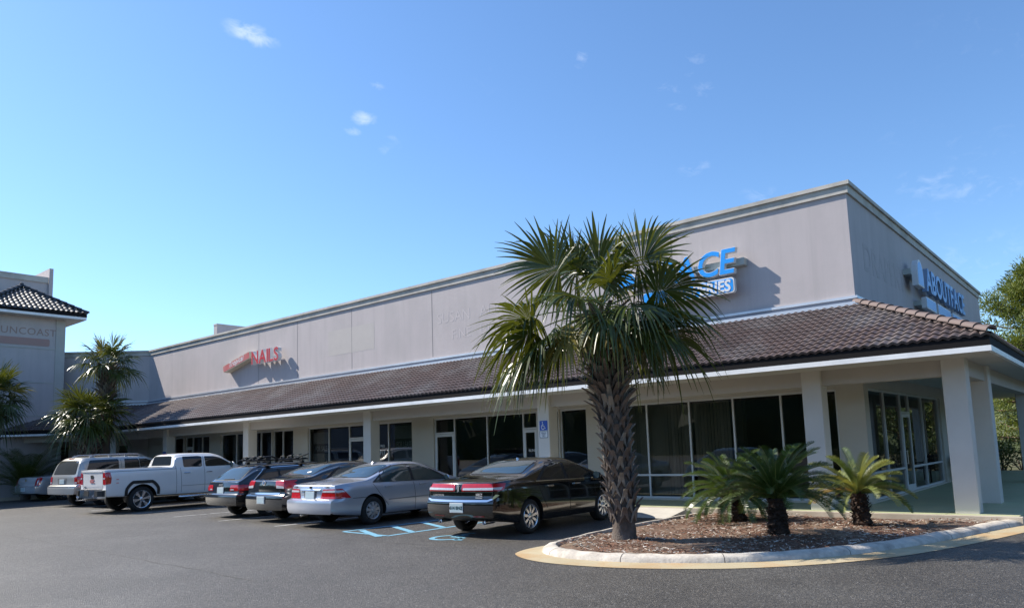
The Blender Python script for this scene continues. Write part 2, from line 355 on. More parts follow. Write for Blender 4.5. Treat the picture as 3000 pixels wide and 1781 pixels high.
# ---- painted lines
white_line = mat('line_white', (0.62, 0.62, 0.60), 0.8, c2=(0.22, 0.22, 0.21), scale=9, contrast=1.6)
blue_line = mat('line_blue', (0.20, 0.45, 0.60), 0.7, c2=(0.13, 0.33, 0.45), scale=6, c3=(0.11, 0.2, 0.25), scale3=14, amt3=0.6)
mb = MB()
def strip(mb, p, q, w, z=0.004):
    p, q = Vector((p[0], p[1], z)), Vector((q[0], q[1], z)); n = (q - p).normalized().cross(Vector((0, 0, 1))) * w / 2
    mb.add([p - n, q - n, q + n, p + n], [(0, 1, 2, 3)])
for x0, x1, ya in ((-11.19, -10.95, -7.9), (-14.12, -13.9, -7.72), (-17.0, -16.72, -7.57), (-19.85, -19.55, -7.5), (-23.2, -23.0, -7.45), (-26.2, -26.2, -7.4)):
    strip(mb, (x0, ya), (x1, -2.3), 0.10)
struct(mb.build('stall_lines', white_line))
mb = MB()
strip(mb, (-8.52, -7.95), (-8.2, -2.4), 0.10); strip(mb, (-8.47, -7.95), (-6.95, -8.06), 0.10); strip(mb, (-6.93, -8.1), (-6.93, -2.4), 0.10)
for yt in (-7.62, -6.75, -5.85, -4.95, -4.05, -3.15): strip(mb, (-8.3, yt), (-6.98, yt - 0.62), 0.15, 0.008)
struct(mb.build('access_aisle_lines', blue_line))
# wheelchair symbol painted on the ground (read from the aisle side)
def symbol(mb, put, w=0.09):
    """put(u,v)->3-D ; symbol in a 1 x 1.1 box"""
    def seg(a, b, w): 
        a, b = Vector(a), Vector(b); n = (b - a).normalized(); n = Vector((-n.y, n.x)) * w / 2
        mb.add([put(*(a - n)), put(*(b - n)), put(*(b + n)), put(*(a + n))], [(0, 1, 2, 3)])
    P = [(0.42 + 0.33 * math.cos(t), 0.36 + 0.33 * math.sin(t)) for t in [R_(125 + 250 * i / 22) for i in range(23)]]
    for i in range(22):
        a0 = R_(125 + 250 * i / 22); a1 = R_(125 + 250 * (i + 1) / 22)
        c = lambda r, t: put(0.42 + r * math.cos(t), 0.36 + r * math.sin(t))
        mb.add([c(0.33 - w / 2, a0), c(0.33 + w / 2, a0), c(0.33 + w / 2, a1), c(0.33 - w / 2, a1)], [(0, 1, 2, 3)])
    seg((0.33, 0.95), (0.37, 0.48), w); seg((0.37, 0.46), (0.66, 0.46), w); seg((0.66, 0.48), (0.82, 0.14), w); seg((0.80, 0.14), (0.96, 0.20), w); seg((0.36, 0.68), (0.6, 0.68), w * 0.8)
    mb.add([put(0.33 + 0.08 * math.cos(i * 0.5236), 1.05 + 0.08 * math.sin(i * 0.5236)) for i in range(12)], [tuple(range(12))])
mb = MB(); symbol(mb, lambda u, v: (-5.93 + u * 0.95, -8.12 + v * 1.05, 0.005), 0.11)
struct(mb.build('wheelchair_symbol', blue_line))
# thin sealed cracks in the asphalt
mb = MB(); crk = mat('crack_seal', (0.12, 0.113, 0.10), 0.7, c2=(0.075, 0.069, 0.06), scale=3, contrast=1.5)
def crack(pts):
    for a, b in zip(pts[:-1], pts[1:]): strip(mb, a, b, rc.uniform(0.02, 0.035), 0.003)
def wob(p, q, n, a): return [(p[0] + (q[0] - p[0]) * i / n + rc.uniform(-a, a), p[1] + (q[1] - p[1]) * i / n + rc.uniform(-a, a)) for i in range(n + 1)]
crack(wob((-8.3, -8.9), (-3.6, -8.65), 14, 0.02)); crack(wob((-8.3, -9.0), (-8.2, -8.1), 5, 0.02)); crack(wob((-17, -11.9), (-4.5, -12.4), 30, 0.03))
struct(mb.build('asphalt_seams', crk))

# ================================================================ BUILDINGS
stucco = mat('stucco', (0.51, 0.46, 0.455), 0.85, c2=(0.45, 0.405, 0.403), scale=1.1, bump=0.25, bscale=90, spec=0.3, stretch=(1, 1, 0.25), c3=(0.40, 0.37, 0.365), scale3=0.45, amt3=0.6, streak=((0.34, 0.31, 0.305), 0.38))
stucco_patch = mat('stucco_patch', (0.50, 0.462, 0.435), 0.85, c2=(0.45, 0.415, 0.395), scale=1.5, bump=0.25, bscale=90, spec=0.3)
trim = mat('cornice_paint', (0.54, 0.505, 0.455), 0.8, c2=(0.42, 0.395, 0.355), scale=2.2, bump=0.2, bscale=30, stretch=(1, 1, 3), c3=(0.22, 0.21, 0.18), scale3=0.9, amt3=0.55)
cream = mat('column_paint', (0.68, 0.64, 0.58), 0.8, c2=(0.63, 0.59, 0.53), scale=2.0, bump=0.15, bscale=80, spec=0.3)
beamm = mat('beam_paint', (0.54, 0.49, 0.44), 0.85, c2=(0.49, 0.45, 0.40), scale=1.5, bump=0.15, bscale=80)
wallm = mat('storefront_wall', (0.56, 0.515, 0.44), 0.85, c2=(0.52, 0.475, 0.405), scale=1.2, bump=0.15, bscale=80)
white = mat('white_metal', (0.86, 0.87, 0.88), 0.35, c2=(0.68, 0.69, 0.7), scale=3)
alu = mat('frame_white', (0.66, 0.66, 0.65), 0.45, c2=(0.58, 0.58, 0.57), scale=2)
flash = mat('flashing', (0.62, 0.64, 0.68), 0.3, c2=(0.5, 0.52, 0.56), scale=1.5, metal=0.3)
dark = mat('dark_board', (0.012, 0.011, 0.012), 0.8, spec=0.15)
soff = mat('soffit_paint', (0.62, 0.60, 0.54), 0.6, c2=(0.56, 0.54, 0.49), scale=1)
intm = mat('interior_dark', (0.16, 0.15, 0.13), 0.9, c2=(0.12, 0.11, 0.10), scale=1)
blind = mat('blind_fabric', (0.72, 0.67, 0.55), 0.8, c2=(0.64, 0.59, 0.49), scale=2)
glz = glass_mat('shop_glass', (0.52, 0.53, 0.50))
def tile_mat(name, c, c2, c3, rough):
    mt = mat(name, c, rough, c2=c2, scale=1.3, spec=0.4, c3=c3, scale3=0.8, amt3=0.75, bump=0.15, bscale=40)
    t = mt.node_tree; b = t.nodes['Principled BSDF']; src = b.inputs['Base Color'].links[0].from_socket
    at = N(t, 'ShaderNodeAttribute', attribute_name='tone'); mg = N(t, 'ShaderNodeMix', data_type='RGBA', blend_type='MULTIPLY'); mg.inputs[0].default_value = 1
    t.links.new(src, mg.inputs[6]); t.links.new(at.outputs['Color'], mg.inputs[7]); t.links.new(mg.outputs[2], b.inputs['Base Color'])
    return mt
tilem = tile_mat('roof_tile', (0.112, 0.076, 0.068), (0.085, 0.064, 0.059), (0.165, 0.152, 0.148), 0.50)
tile_dk = tile_mat('tower_tile', (0.04, 0.04, 0.041), (0.03, 0.03, 0.031), (0.05, 0.05, 0.05), 0.40)
tile_dk.node_tree.nodes['Principled BSDF'].inputs['Specular IOR Level'].default_value = 1.0
ridgem = mat('ridge_tile', (0.165, 0.118, 0.106), 0.7, c2=(0.125, 0.093, 0.085), scale=3)

def tile_roof(name, org, ux, dn, length, lim, rows, pitch, amp, lift, mt, parent, k=6, seed=0):
    """org: top edge start; ux: unit along the eave; dn: full down-slope vector; lim(s)->(umin,umax) at down fraction s"""
    org, ux, dn = Vector(org), Vector(ux).normalized(), Vector(dn); nr = ux.cross(dn).normalized()
    if nr.z < 0: nr = -nr
    r = random.Random(seed); nx = int(length / pitch * k) + 1; us = [i * pitch / k for i in range(nx + 1)]
    prof = []
    for u in us:
        a = 0.5 + 0.5 * math.cos(2 * math.pi * u / pitch); prof.append(amp * a ** 0.8)
    verts, faces, tone = [], [], []
    def row(s, h):
        lo, hi = lim(s); base = len(verts)
        for u, p in zip(us, prof):
            uu = min(max(u, lo), hi); verts.append(org + ux * uu + dn * s + nr * (p + h))
        return base
    prev = None
    nt_ = int(length / pitch) + 2
    jit = [[r.uniform(0.84, 1.13) for _ in range(nt_)] for _ in range(rows)]
    for i in range(rows):
        a = row(i / rows, 0.0); b = row((i + 1) / rows + (0.0 if i < rows - 1 else 0.0), lift)
        for base0, base1, kind in (((prev, a, 1),) if prev is not None else ()) + ((a, b, 0),):
            for j in range(nx):
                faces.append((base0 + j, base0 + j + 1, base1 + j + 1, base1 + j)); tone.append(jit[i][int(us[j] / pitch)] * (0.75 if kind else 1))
        prev = b
    e = row(1.0, -0.03)
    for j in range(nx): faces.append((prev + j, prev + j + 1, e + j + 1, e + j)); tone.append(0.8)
    good = [i for i, f in enumerate(faces) if len({tuple(round(c, 5) for c in verts[q]) for q in f}) == 4]
    me = bpy.data.meshes.new(name); me.from_pydata([tuple(v) for v in verts], [], [faces[i] for i in good]); me.materials.append(mt)
    at = me.attributes.new('tone', 'FLOAT_COLOR', 'FACE')
    at.data.foreach_set('color', [c for i in good for c in (tone[i], tone[i], tone[i], 1.0)])
    bm = bmesh.new(); bm.from_mesh(me)
    for f in bm.faces: f.smooth = True
    for ed in bm.edges:
        if len(ed.link_faces) == 2 and ed.calc_face_angle(0) > R_(48): ed.smooth = False
    bm.to_mesh(me); bm.free(); me.update()
    o = bpy.data.objects.new(name, me); COL.objects.link(o); o.parent = parent
    return o
def ridge(mb, p, q, n, r=0.11, up=0.0):
    p, q = Vector(p), Vector(q); d = (q - p) / n; t = d.normalized(); s = t.cross(Vector((0, 0, 1))).normalized(); u = s.cross(t)
    for i in range(n):
        a, b = p + d * (i - 0.06), p + d * (i + 1); rows = []
        for pt, rr, z in ((a, r * 0.86, 0.0), (b, r, 0.02), (b, r * 0.8, 0.0)):
            rows.append([pt + u * (z + up) + s * rr * math.cos(R_(k)) + u * rr * 0.75 * math.sin(R_(k)) for k in range(-10, 191, 20)])
        mb.grid(rows)

E_ = 2.845; ZE = 3.14; ZW = 4.85; ZP = 7.56; XL = -35.8; YB = 18.6
shop = thing('shopping_center', 'long beige stucco strip mall with brown tiled canopy and cream columns', 'building', (0, 0, 0))
# ---- upper walls (front and side), with wall openings below for the shop windows
Dq = 0.3
def wall_with_openings(mb, a0, a1, ops, z0, z1, fn):
    """fn(u,z,d)->3D; ops: list of (u0,u1,zlo,zhi)"""
    ops = sorted(ops); cur = a0
    bx = lambda u0, u1, za, zb: mb.prism([(u0, za), (u1, za), (u1, zb), (u0, zb)], fn, 0.0, Dq) if u1 - u0 > 1e-4 and zb - za > 1e-4 else None
    for u0, u1, zl, zh in ops:
        bx(cur, u0, z0, z1); bx(u0, u1, z0, zl); bx(u0, u1, zh, z1); cur = u1
    bx(cur, a1, z0, z1)
ZT = 2.75; ZS = 0.19
# front groups of shop windows: (x0, x1, list of mullion x, door spans, mid-rail flag)
GROUPS = [
    (-33.9, -31.9, [-32.9], [], 0), (-31.7, -29.3, [-31.0, -30.1], [(-31.7, -31.0)], 0),
    (-28.25, -24.0, [-26.95, -26.2, -25.55, -24.9], [(-26.2, -25.55)], 0), (-23.9, -22.35, [-23.2], [], 0),
    (-21.32, -17.2, [-19.98, -18.68], [(-18.65, -17.6)], 0), (-17.15, -15.05, [-16.39], [], 0),
    (-13.95, -8.6, [-13.0, -11.52, -10.0, -9.45], [(-13.95, -13.0), (-10.0, -9.02)], 0),
    (-8.55, -7.58, [], [], 0),
    (-6.85, -0.6, [-5.62, -4.35, -3.14, -1.92, -1.3], [], 1),
]
GROUPS[4] = (-21.32, -17.62, [-19.98, -18.68], [(-18.65, -17.66)], 0); GROUPS[5] = (-17.5, -15.05, [-16.39], [], 0)
ops = [(g[0], g[1], ZS, ZT) for g in GROUPS]
FF = lambda u, z, d: (u, d, z)
mb = MB(); wall_with_openings(mb, XL, 0.0, ops, 0.15, 3.2, FF)
mb.build('storefront_wall', wallm, shop)
SIDE = [(0.36, 8.35, [1.93, 3.56, 4.48, 6.08], [(3.56, 4.48)], 1), (10.2, 16.8, [11.8, 13.4, 15.0], [], 1)]
mb = MB(); FS = lambda u, z, d: (-d, u, z)
wall_with_openings(mb, Dq, YB, [(g[0], g[1], ZS, ZT) for g in SIDE], 0.15, 3.2, FS)
mb.build('side_wall', wallm, shop)
mb = MB(); mb.box(XL, 0.0, 0.0, Dq, 3.2, 7.3); mb.box(-Dq, 0.0, Dq, YB, 3.2, 7.3); mb.box(-45, -Dq, YB - 0.3, YB, 0.0, 7.3)
# roof deck behind the parapet, so that the building is closed
mb.box(-40, -Dq, Dq, YB - 0.3, 6.6, 6.7)
upper = mb.build('upper_wall', stucco, shop)
# panel joints and repaired patches of the upper wall
for px_ in (-25.02, -22.05, -18.4, -13.9, -4.55):
    MB().box(px_ - 0.012, px_ + 0.012, -0.004, 0.0, 4.9 if px_ < -5 else 6.3, 7.25).build('panel_joint', mat('joint', (0.24, 0.225, 0.22), 0.9), shop)
mb = MB(); mb.box(-19.9, -17.05, -0.003, 0.0, 5.55, 6.55); mb.build('repair_patch', stucco_patch, shop)
# ghost lettering left by former signs
ghost = mat('ghost_letters', (0.478, 0.432, 0.428), 0.9, c2=(0.52, 0.468, 0.463), scale=3, contrast=1.6)
for tx, sz_, xx, zz in (('SUSAN', 0.52, -12.85, 6.02), ('ALBERT', 0.52, -10.75, 6.02), ('FINE', 0.46, -12.5, 5.42), ('LINENS', 0.46, -10.9, 5.42)):
    mb = MB(); place_text(mb, tx, sz_, (xx, -0.002, zz), (1, 0, 0), (0, 0, 1), 0.003); mb.build('ghost_lettering', ghost, shop)
mb = MB(); place_text(mb, 'DRAPERY', 0.98, (0.002, 3.05, 5.62), (0, 1, 0), (0, 0, 1), 0.003, 0.01)
mb.build('ghost_lettering', mat('ghost_dark', (0.39, 0.355, 0.355), 0.9, c2=(0.47, 0.425, 0.42), scale=3), shop)
mb = MB(); r2 = random.Random(5)
# cornice: cap and lower band
mb.box(XL - 0.05, 0.05, -0.05, 0.0, 7.28, 7.47); mb.box(0.0, 0.05, 0.0, YB, 7.28, 7.47)
mb2 = MB(); mb2.box(XL - 0.05, 0.10, -0.10, Dq, 7.47, ZP); mb2.box(-Dq, 0.10, Dq, YB + 0.1, 7.47, ZP); mb2.box(-40, -Dq, YB - 0.3, YB + 0.1, 7.47, ZP)
mb.build('cornice', trim, shop); mb2.build('parapet_cap', trim, shop)
# flashing strip where canopy meets wall, its middle band a darker blue-grey
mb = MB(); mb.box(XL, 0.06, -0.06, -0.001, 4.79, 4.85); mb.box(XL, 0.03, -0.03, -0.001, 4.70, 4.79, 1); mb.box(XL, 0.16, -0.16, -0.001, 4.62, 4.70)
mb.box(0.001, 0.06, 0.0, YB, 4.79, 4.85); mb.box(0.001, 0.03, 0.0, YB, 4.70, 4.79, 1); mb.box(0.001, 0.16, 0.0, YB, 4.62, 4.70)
mb.build('roof_flashing', [flash, mat('flash_blue_grey', (0.20, 0.21, 0.25), 0.5)], shop)
# ---- canopy roof
zt_, zb_ = 4.63, 3.31
RL = 38.0; WX = XL
# valley on the left: at distance y out from the wall the roof starts at WX + y*0.414
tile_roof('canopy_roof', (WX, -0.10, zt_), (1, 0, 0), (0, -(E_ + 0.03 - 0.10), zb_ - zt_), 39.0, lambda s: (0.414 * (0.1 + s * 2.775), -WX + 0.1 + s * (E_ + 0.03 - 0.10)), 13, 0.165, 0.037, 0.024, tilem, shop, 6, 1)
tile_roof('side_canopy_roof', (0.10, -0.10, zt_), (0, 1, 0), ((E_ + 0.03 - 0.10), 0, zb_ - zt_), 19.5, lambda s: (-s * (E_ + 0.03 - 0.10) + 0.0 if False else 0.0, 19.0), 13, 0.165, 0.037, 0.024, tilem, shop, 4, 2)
# hip side: the side roof also runs back to the corner
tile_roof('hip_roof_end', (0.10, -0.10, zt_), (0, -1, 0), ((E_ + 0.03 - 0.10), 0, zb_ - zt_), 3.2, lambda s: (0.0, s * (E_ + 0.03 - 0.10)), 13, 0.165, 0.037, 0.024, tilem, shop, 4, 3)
mb = MB(); ridge(mb, (0.02, -0.02, zt_ + 0.08), (E_ + 0.05, -(E_ + 0.05), zb_ + 0.06), 13, 0.105); mb.build('hip_ridge', ridgem, shop, smooth=True, sharp=40)
# fascia boards: dark upper board, white lower trim, soffit
IX = WX + 0.414 * E_
def band(mb, e0, e1, z0, z1):
    mb.box(WX + 0.414 * e1, e1, -e1, -e0, z0, z1); mb.box(e0, e1, -e0, 19.0, z0, z1)
mb = MB(); band(mb, E_ - 0.06, E_ + 0.005, 3.135, 3.30); mb.build('fascia', dark, shop)
mb = MB(); band(mb, E_ - 0.05, E_ + 0.02, 3.04, 3.135); mb.build('fascia_trim', white, shop)
mb = MB(); mb.box(XL, E_ - 0.052, -(E_ - 0.052), -0.001, 3.06, 3.08); mb.box(0.001, E_ - 0.052, 0.0, 19.0, 3.06, 3.08)
for i in range(13): mb.box(XL if i < 0 else IX, E_ - 0.06, -(E_ - 0.2) + i * 0.22, -(E_ - 0.2) + i * 0.22 + 0.012, 3.052, 3.06)
mb.build('soffit', soff, shop)
# columns, one part each
CW = 0.40; CY = -1.746
def column(x, y, w=CW):
    mb = MB(); b = 0.012
    mb.prism([(x + b, y), (x + w - b, y), (x + w, y + b), (x + w, y + w - b), (x + w - b, y + w), (x + b, y + w), (x, y + w - b), (x, y + b)], lambda u, v, d: (u, v, d), 0.152, 3.06)
    mb.build('column', cream, shop)
CX = [1.875, -0.78, -8.01, -15.58, -23.27, -30.3]
for x in CX: column(x, CY)
for y in (0.80, 9.0, 16.5): column(1.90, y)
# beams between the columns
mb = MB(); xs = sorted(CX); 
edges = [(XL + 1.2, xs[0])] + [(a + CW, b) for a, b in zip(xs[:-1], xs[1:])]
for a, b in edges: mb.box(a, b, CY + 0.09, CY + 0.34, 2.74, 3.058)
mb.build('beam', beamm, shop)
mb = MB(); ys = [CY, 0.80, 9.0, 16.5]
for a, b in zip(ys[:-1], ys[1:]): mb.box(1.99, 2.24, a + CW, b, 2.74, 3.058)
mb.build('beam', beamm, shop)
# ---- shop windows: each glazed group a part, each pane a sub-part
def shop_window(g, fn, posters=()):
    x0, x1, mull, doors, rail = g; f = 0.045; mbf = MB()
    P = lambda u0, u1, z0, z1, d0=0.06, d1=0.15: mbf.prism([(u0, z0), (u1, z0), (u1, z1), (u0, z1)], fn, d0, d1)
    isdoor = lambda u: any(a - 0.02 <= u <= b + 0.02 for a, b in doors)
    xs_ = [x0] + list(mull) + [x1]
    P(x0, x1, ZT - f, ZT)
    for u in xs_[1:-1]: P(u - f / 2, u + f / 2, ZS, ZT - f)
    P(x0, x0 + f, ZS, ZT - f); P(x1 - f, x1, ZS, ZT - f)
    cells = []
    for a, b in zip(xs_[:-1], xs_[1:]):
        aa = a + (f if a == x0 else f / 2); bb = b - (f if b == x1 else f / 2)
        if any(abs(a - d[0]) < 0.25 and b <= d[1] + 0.6 for d in doors):
            P(aa, bb, 2.22, 2.27); cells.append((aa, bb, 2.27, ZT - f)); cells.append((aa, bb, None, None))
        elif rail:
            P(aa, bb, ZS, ZS + 0.05); P(aa, bb, 0.78, 0.83); cells.append((aa, bb, ZS + 0.05, 0.78)); cells.append((aa, bb, 0.83, ZT - f))
        else:
            P(aa, bb, ZS, ZS + 0.06); cells.append((aa, bb, ZS + 0.06, ZT - f))
    w = mbf.build('shop_window', alu, shop)
    for a, b, z0, z1 in cells:
        if z0 is None:   # a glazed door leaf
            md = MB(); s_ = 0.075
            Q = lambda u0, u1, z0, z1: md.prism([(u0, z0), (u1, z0), (u1, z1), (u0, z1)], fn, 0.05, 0.10)
            Q(a, a + s_, 0.17, 2.21); Q(b - s_, b, 0.17, 2.21); Q(a + s_, b - s_, 0.17, 0.36); Q(a + s_, b - s_, 2.12, 2.21)
            d = md.build('door', alu, shop)
            mp_ = MB().add([fn(a + s_, 0.36, 0.075), fn(b - s_, 0.36, 0.075), fn(b - s_, 2.12, 0.075), fn(a + s_, 2.12, 0.075)], [(0, 1, 2, 3)]); mp_.build('pane', glz, d)
            mh = MB(); mh.tube([fn(a + 0.10, 0.9, 0.02), fn(a + 0.10, 1.25, 0.02)], 0.012, 8); mh.tube([fn(a + 0.10, 0.92, 0.06), fn(a + 0.10, 0.92, 0.02)], 0.01, 6); mh.tube([fn(a + 0.10, 1.23, 0.06), fn(a + 0.10, 1.23, 0.02)], 0.01, 6)
            mh.build('handle', mat('steel', (0.5, 0.5, 0.5), 0.3, metal=1.0), d)
        else:
            MB().add([fn(a, z0, 0.10), fn(b, z0, 0.10), fn(b, z1, 0.10), fn(a, z1, 0.10)], [(0, 1, 2, 3)]).build('pane', glz, w)
for g in GROUPS: shop_window(g, FF)
for g in SIDE: shop_window(g, FS)
# interior: floor, ceiling, back wall, partitions
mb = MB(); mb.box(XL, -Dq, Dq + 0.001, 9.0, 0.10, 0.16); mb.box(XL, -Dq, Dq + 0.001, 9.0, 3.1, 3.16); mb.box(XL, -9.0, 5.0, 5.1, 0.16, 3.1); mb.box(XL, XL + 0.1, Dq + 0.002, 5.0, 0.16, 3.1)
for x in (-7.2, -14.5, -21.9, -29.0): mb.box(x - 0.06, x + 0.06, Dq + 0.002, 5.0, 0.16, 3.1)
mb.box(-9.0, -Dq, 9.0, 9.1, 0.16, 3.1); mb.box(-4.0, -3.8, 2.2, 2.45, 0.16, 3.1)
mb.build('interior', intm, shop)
# ---- 45 degree wing at the left end, and its canopy
wing = thing('corner_wing', 'shaded angled wing joining the strip mall to the tower', 'building', (XL, 0, 0))
s2 = math.sqrt(0.5)
def WG(u, z, d):   # u along the wing away from the corner, d into the building
    return (-u * s2 - d * s2, -u * s2 + d * s2, z)
mb = MB()
wall_with_openings(mb, 0.0, 8.0, [(1.0, 3.0, ZS, 2.5), (4.0, 6.5, ZS, 2.5)], 0.15, 7.3, WG); mb.build('wall', stucco, wing)
mb = MB(); bx = lambda m_, u0, u1, z0, z1, d0, d1: m_.prism([(u0, z0), (u1, z0), (u1, z1), (u0, z1)], WG, d0, d1)
bx(mb, -0.03, 8, 7.28, 7.47, -0.05, 0.0); bx(mb, -0.06, 8, 7.47, ZP, -0.10, Dq); mb.build('cornice', trim, wing)
mb = MB(); bx(mb, 0.02, 8, 4.79, 4.85, -0.06, -0.001); bx(mb, 0.05, 8, 4.62, 4.70, -0.16, -0.001); mb.build('roof_flashing', flash, wing)
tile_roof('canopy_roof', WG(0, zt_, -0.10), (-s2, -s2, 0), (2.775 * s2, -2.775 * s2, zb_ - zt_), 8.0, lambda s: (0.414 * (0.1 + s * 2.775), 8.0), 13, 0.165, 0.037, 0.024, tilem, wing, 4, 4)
mb = MB(); bx(mb, 0.414 * E_, 8, 3.135, 3.30, -E_ - 0.005, -E_ + 0.06); mb.build('fascia', dark, wing)
mb = MB(); bx(mb, 0.414 * E_, 8, 3.04, 3.135, -E_ - 0.02, -E_ + 0.05); mb.build('fascia_trim', white, wing)
mb = MB(); bx(mb, 0.3, 8, 3.06, 3.08, -E_ + 0.052, -0.001); mb.build('soffit', soff, wing)
for a, b in ((1.0, 3.0), (4.0, 6.5)):
    mf = MB(); n_ = 3
    for i in range(n_ + 1): bx(mf, a + (b - a - 0.05) * i / n_, a + (b - a - 0.05) * i / n_ + 0.05, ZS, 2.5, 0.06, 0.14)
    w = mf.build('shop_window', alu, wing)
    MB().add([WG(a, ZS, 0.1), WG(b, ZS, 0.1), WG(b, 2.5, 0.1), WG(a, 2.5, 0.1)], [(0, 1, 2, 3)]).build('pane', glz, w)
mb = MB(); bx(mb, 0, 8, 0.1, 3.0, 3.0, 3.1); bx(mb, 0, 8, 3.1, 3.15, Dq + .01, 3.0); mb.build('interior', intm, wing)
for u in (0.72, 6.2):
    mb = MB(); bx(mb, u, u + 0.4, 0.152, 3.06, -2.15, -1.75); mb.build('column', cream, wing)
mb = MB(); bx(mb, 1.12, 6.2, 2.74, 3.058, -2.06, -1.82); mb.build('beam', beamm, wing)
# low parapet fin rising behind the main roof
fin = thing('roof_fin_wall', 'short beige parapet fin rising behind the strip mall roof', 'wall', (-40.1, 9.6, 0))
MB().box(-0.2, 0.2, -3.6, 3.6, 6.7, 10.15).build('wall', stucco, fin); MB().box(-0.22, 0.22, -3.62, 3.62, 10.15, 10.25).build('cap', trim, fin)
# ---- square tower on the left with a hipped tile roof
TX = -38.0; TYR = -3.45; TW = 3.2
tower = thing('entrance_tower', 'square grey stucco tower with dark hipped tile roof and faded lettering', 'building', (TX, TYR, 0))
HT = 9.12
mb = MB(); mb.box(-TW, 0, -TW, 0, 0, HT); mb.build('wall', stucco, tower)
mb = MB()
mb.box(0.001, 0.03, -0.42, 0.02, 0, HT); mb.box(-0.42, 0.0, 0.001, 0.03, 0, HT)
for z in (7.55, 5.8, 4.1): mb.box(0.001, 0.022, -TW, -0.42, z - 0.035, z + 0.035)
mb.build('band', mat('tower_trim', (0.45, 0.43, 0.40), 0.85, c2=(0.4, 0.385, 0.36), scale=2), tower)
OV = 0.76
mb = MB(); mb.box(-TW - OV, OV, -TW - OV, OV, 9.12, 9.14); mb.build('soffit', soff, tower)
mb = MB()
for e, m_, za, zb2 in ((OV, 0, 9.14, 9.26), (OV + 0.01, 1, 9.26, 9.42)):
    mb.box(-TW - e, e, e - 0.05, e, za, zb2, m_); mb.box(e - 0.05, e, -TW - e, e - 0.05, za, zb2, m_); mb.box(-TW - e, e - 0.05, -TW - e, -TW - e + 0.05, za, zb2, m_)
mb.build('fascia', [white, dark], tower)
apx = Vector((-TW / 2, -TW / 2, 10.98)); half = TW / 2 + OV + 0.03
for nm, ux, dn in (('roof', (0, 1, 0), (1, 0)), ('roof', (1, 0, 0), (0, 1)), ('roof', (-1, 0, 0), (0, -1))):
    ux = Vector(ux); d = Vector((dn[0] * half, dn[1] * half, 9.44 - 10.98)); o_ = apx - ux * half
    tile_roof(nm, o_, ux, d, 2 * half, lambda s: (half * (1 - s), half * (1 + s)), 9, 0.24, 0.065, 0.04, tile_dk, tower, 6, 9)
mb = MB()
for sx, sy in ((1, 1), (1, -1), (-1, 1)): ridge(mb, apx + Vector((0, 0, 0.06)), (apx.x + sx * (half + 0.02), apx.y + sy * (half + 0.02), 9.50), 9, 0.11)
mb.lathe([(0, 0.12), (0.1, 0.1), (0.16, 0.0)], apx + Vector((0, 0, 0.08)), (0, 0, 1), 10)
mb.build('hip_ridge', mat('tower_ridge', (0.03, 0.03, 0.035), 0.5), tower, smooth=True, sharp=40)
mb = MB(); lt = mat('faded_letters', (0.36, 0.25, 0.22), 0.85, c2=(0.31, 0.235, 0.215), scale=4)
place_text(mb, 'SUNCOAST', 0.50, (0.004, -1.78, 8.22), (0, 1, 0), (0, 0, 1), 0.005, 0.002, 'CENTER', spacing=1.08); mb.build('lettering', lt, tower)
mb = MB(); mb.prism([(-2.95, 7.72), (-2.9, 7.68), (-0.75, 7.68), (-0.70, 7.72), (-0.70, 8.0), (-0.75, 8.05), (-2.9, 8.05), (-2.95, 8.0)], lambda u, v, d: (d, u, v), 0.001, 0.02); mb.build('sign_stripe', mat('faded_red', (0.40, 0.245, 0.215), 0.85, c2=(0.35, 0.24, 0.22), scale=3), tower)
# ---- tall store behind the tower
big = thing('anchor_store', 'tall grey stucco store wall behind the tower at left edge', 'building', (-41.5, 0, 0))
MB().box(-12, 0, -22, -3.2, 0, 11.75).build('wall', stucco, big)
MB().box(0.001, 0.08, -22, -3.22, 11.75, 12.08).build('cornice', trim, big)
MB().box(-3.6, 0.12, -3.2, -3.0, 0.0, 12.6).build('fin', stucco, big)
# planting kerb before the tower
mb = MB(); mb.box(-36.7, -36.5, -14, -3.0, 0, 0.16); mb.box(-37.99, -36.7, -14, -3.0, 0, 0.10, 1)
struct(mb.build('planter_kerb', [conc, mul]))
# ================================================================ CARS
glass_d = mat('car_glass', (0.012, 0.016, 0.018), 0.04, spec=0.9)
glass_t = mat('car_glass_tint', (0.035, 0.055, 0.055), 0.04, spec=0.9)
glass_r = mat('car_rear_glass', (0.03, 0.05, 0.06), 0.035, spec=1.0)
rubber = mat('rubber', (0.018, 0.018, 0.018), 0.85)
blackp = mat('black_plastic', (0.012, 0.012, 0.013), 0.5)
gapm = mat('panel_gap', (0.02, 0.02, 0.022), 0.7)
chrome = mat('chrome', (0.75, 0.76, 0.78), 0.10, metal=1.0)
alloy = mat('alloy', (0.55, 0.56, 0.58), 0.28, metal=0.9)
redl = mat('red_lens', (0.55, 0.008, 0.012), 0.12, c2=(0.40, 0.005, 0.008), scale=14, coat=1.0)
redd = mat('red_lens_dark', (0.28, 0.004, 0.008), 0.15, coat=1.0)
clearl = mat('clear_lens', (0.62, 0.62, 0.64), 0.12, c2=(0.42, 0.42, 0.46), scale=30, coat=1.0)
platem = mat('plate', (0.50, 0.58, 0.60), 0.45, c2=(0.40, 0.52, 0.55), scale=9); platew = mat('plate_white', (0.75, 0.76, 0.76), 0.45); plate_t = mat('plate_text', (0.02, 0.06, 0.07), 0.5)
def paint(name, c, rough=0.25, metal=0.0, coat=1.0):
    mt = mat(name, c, rough, metal=metal, coat=coat, c2=tuple(x * 0.93 for x in c), scale=1.5); return mt

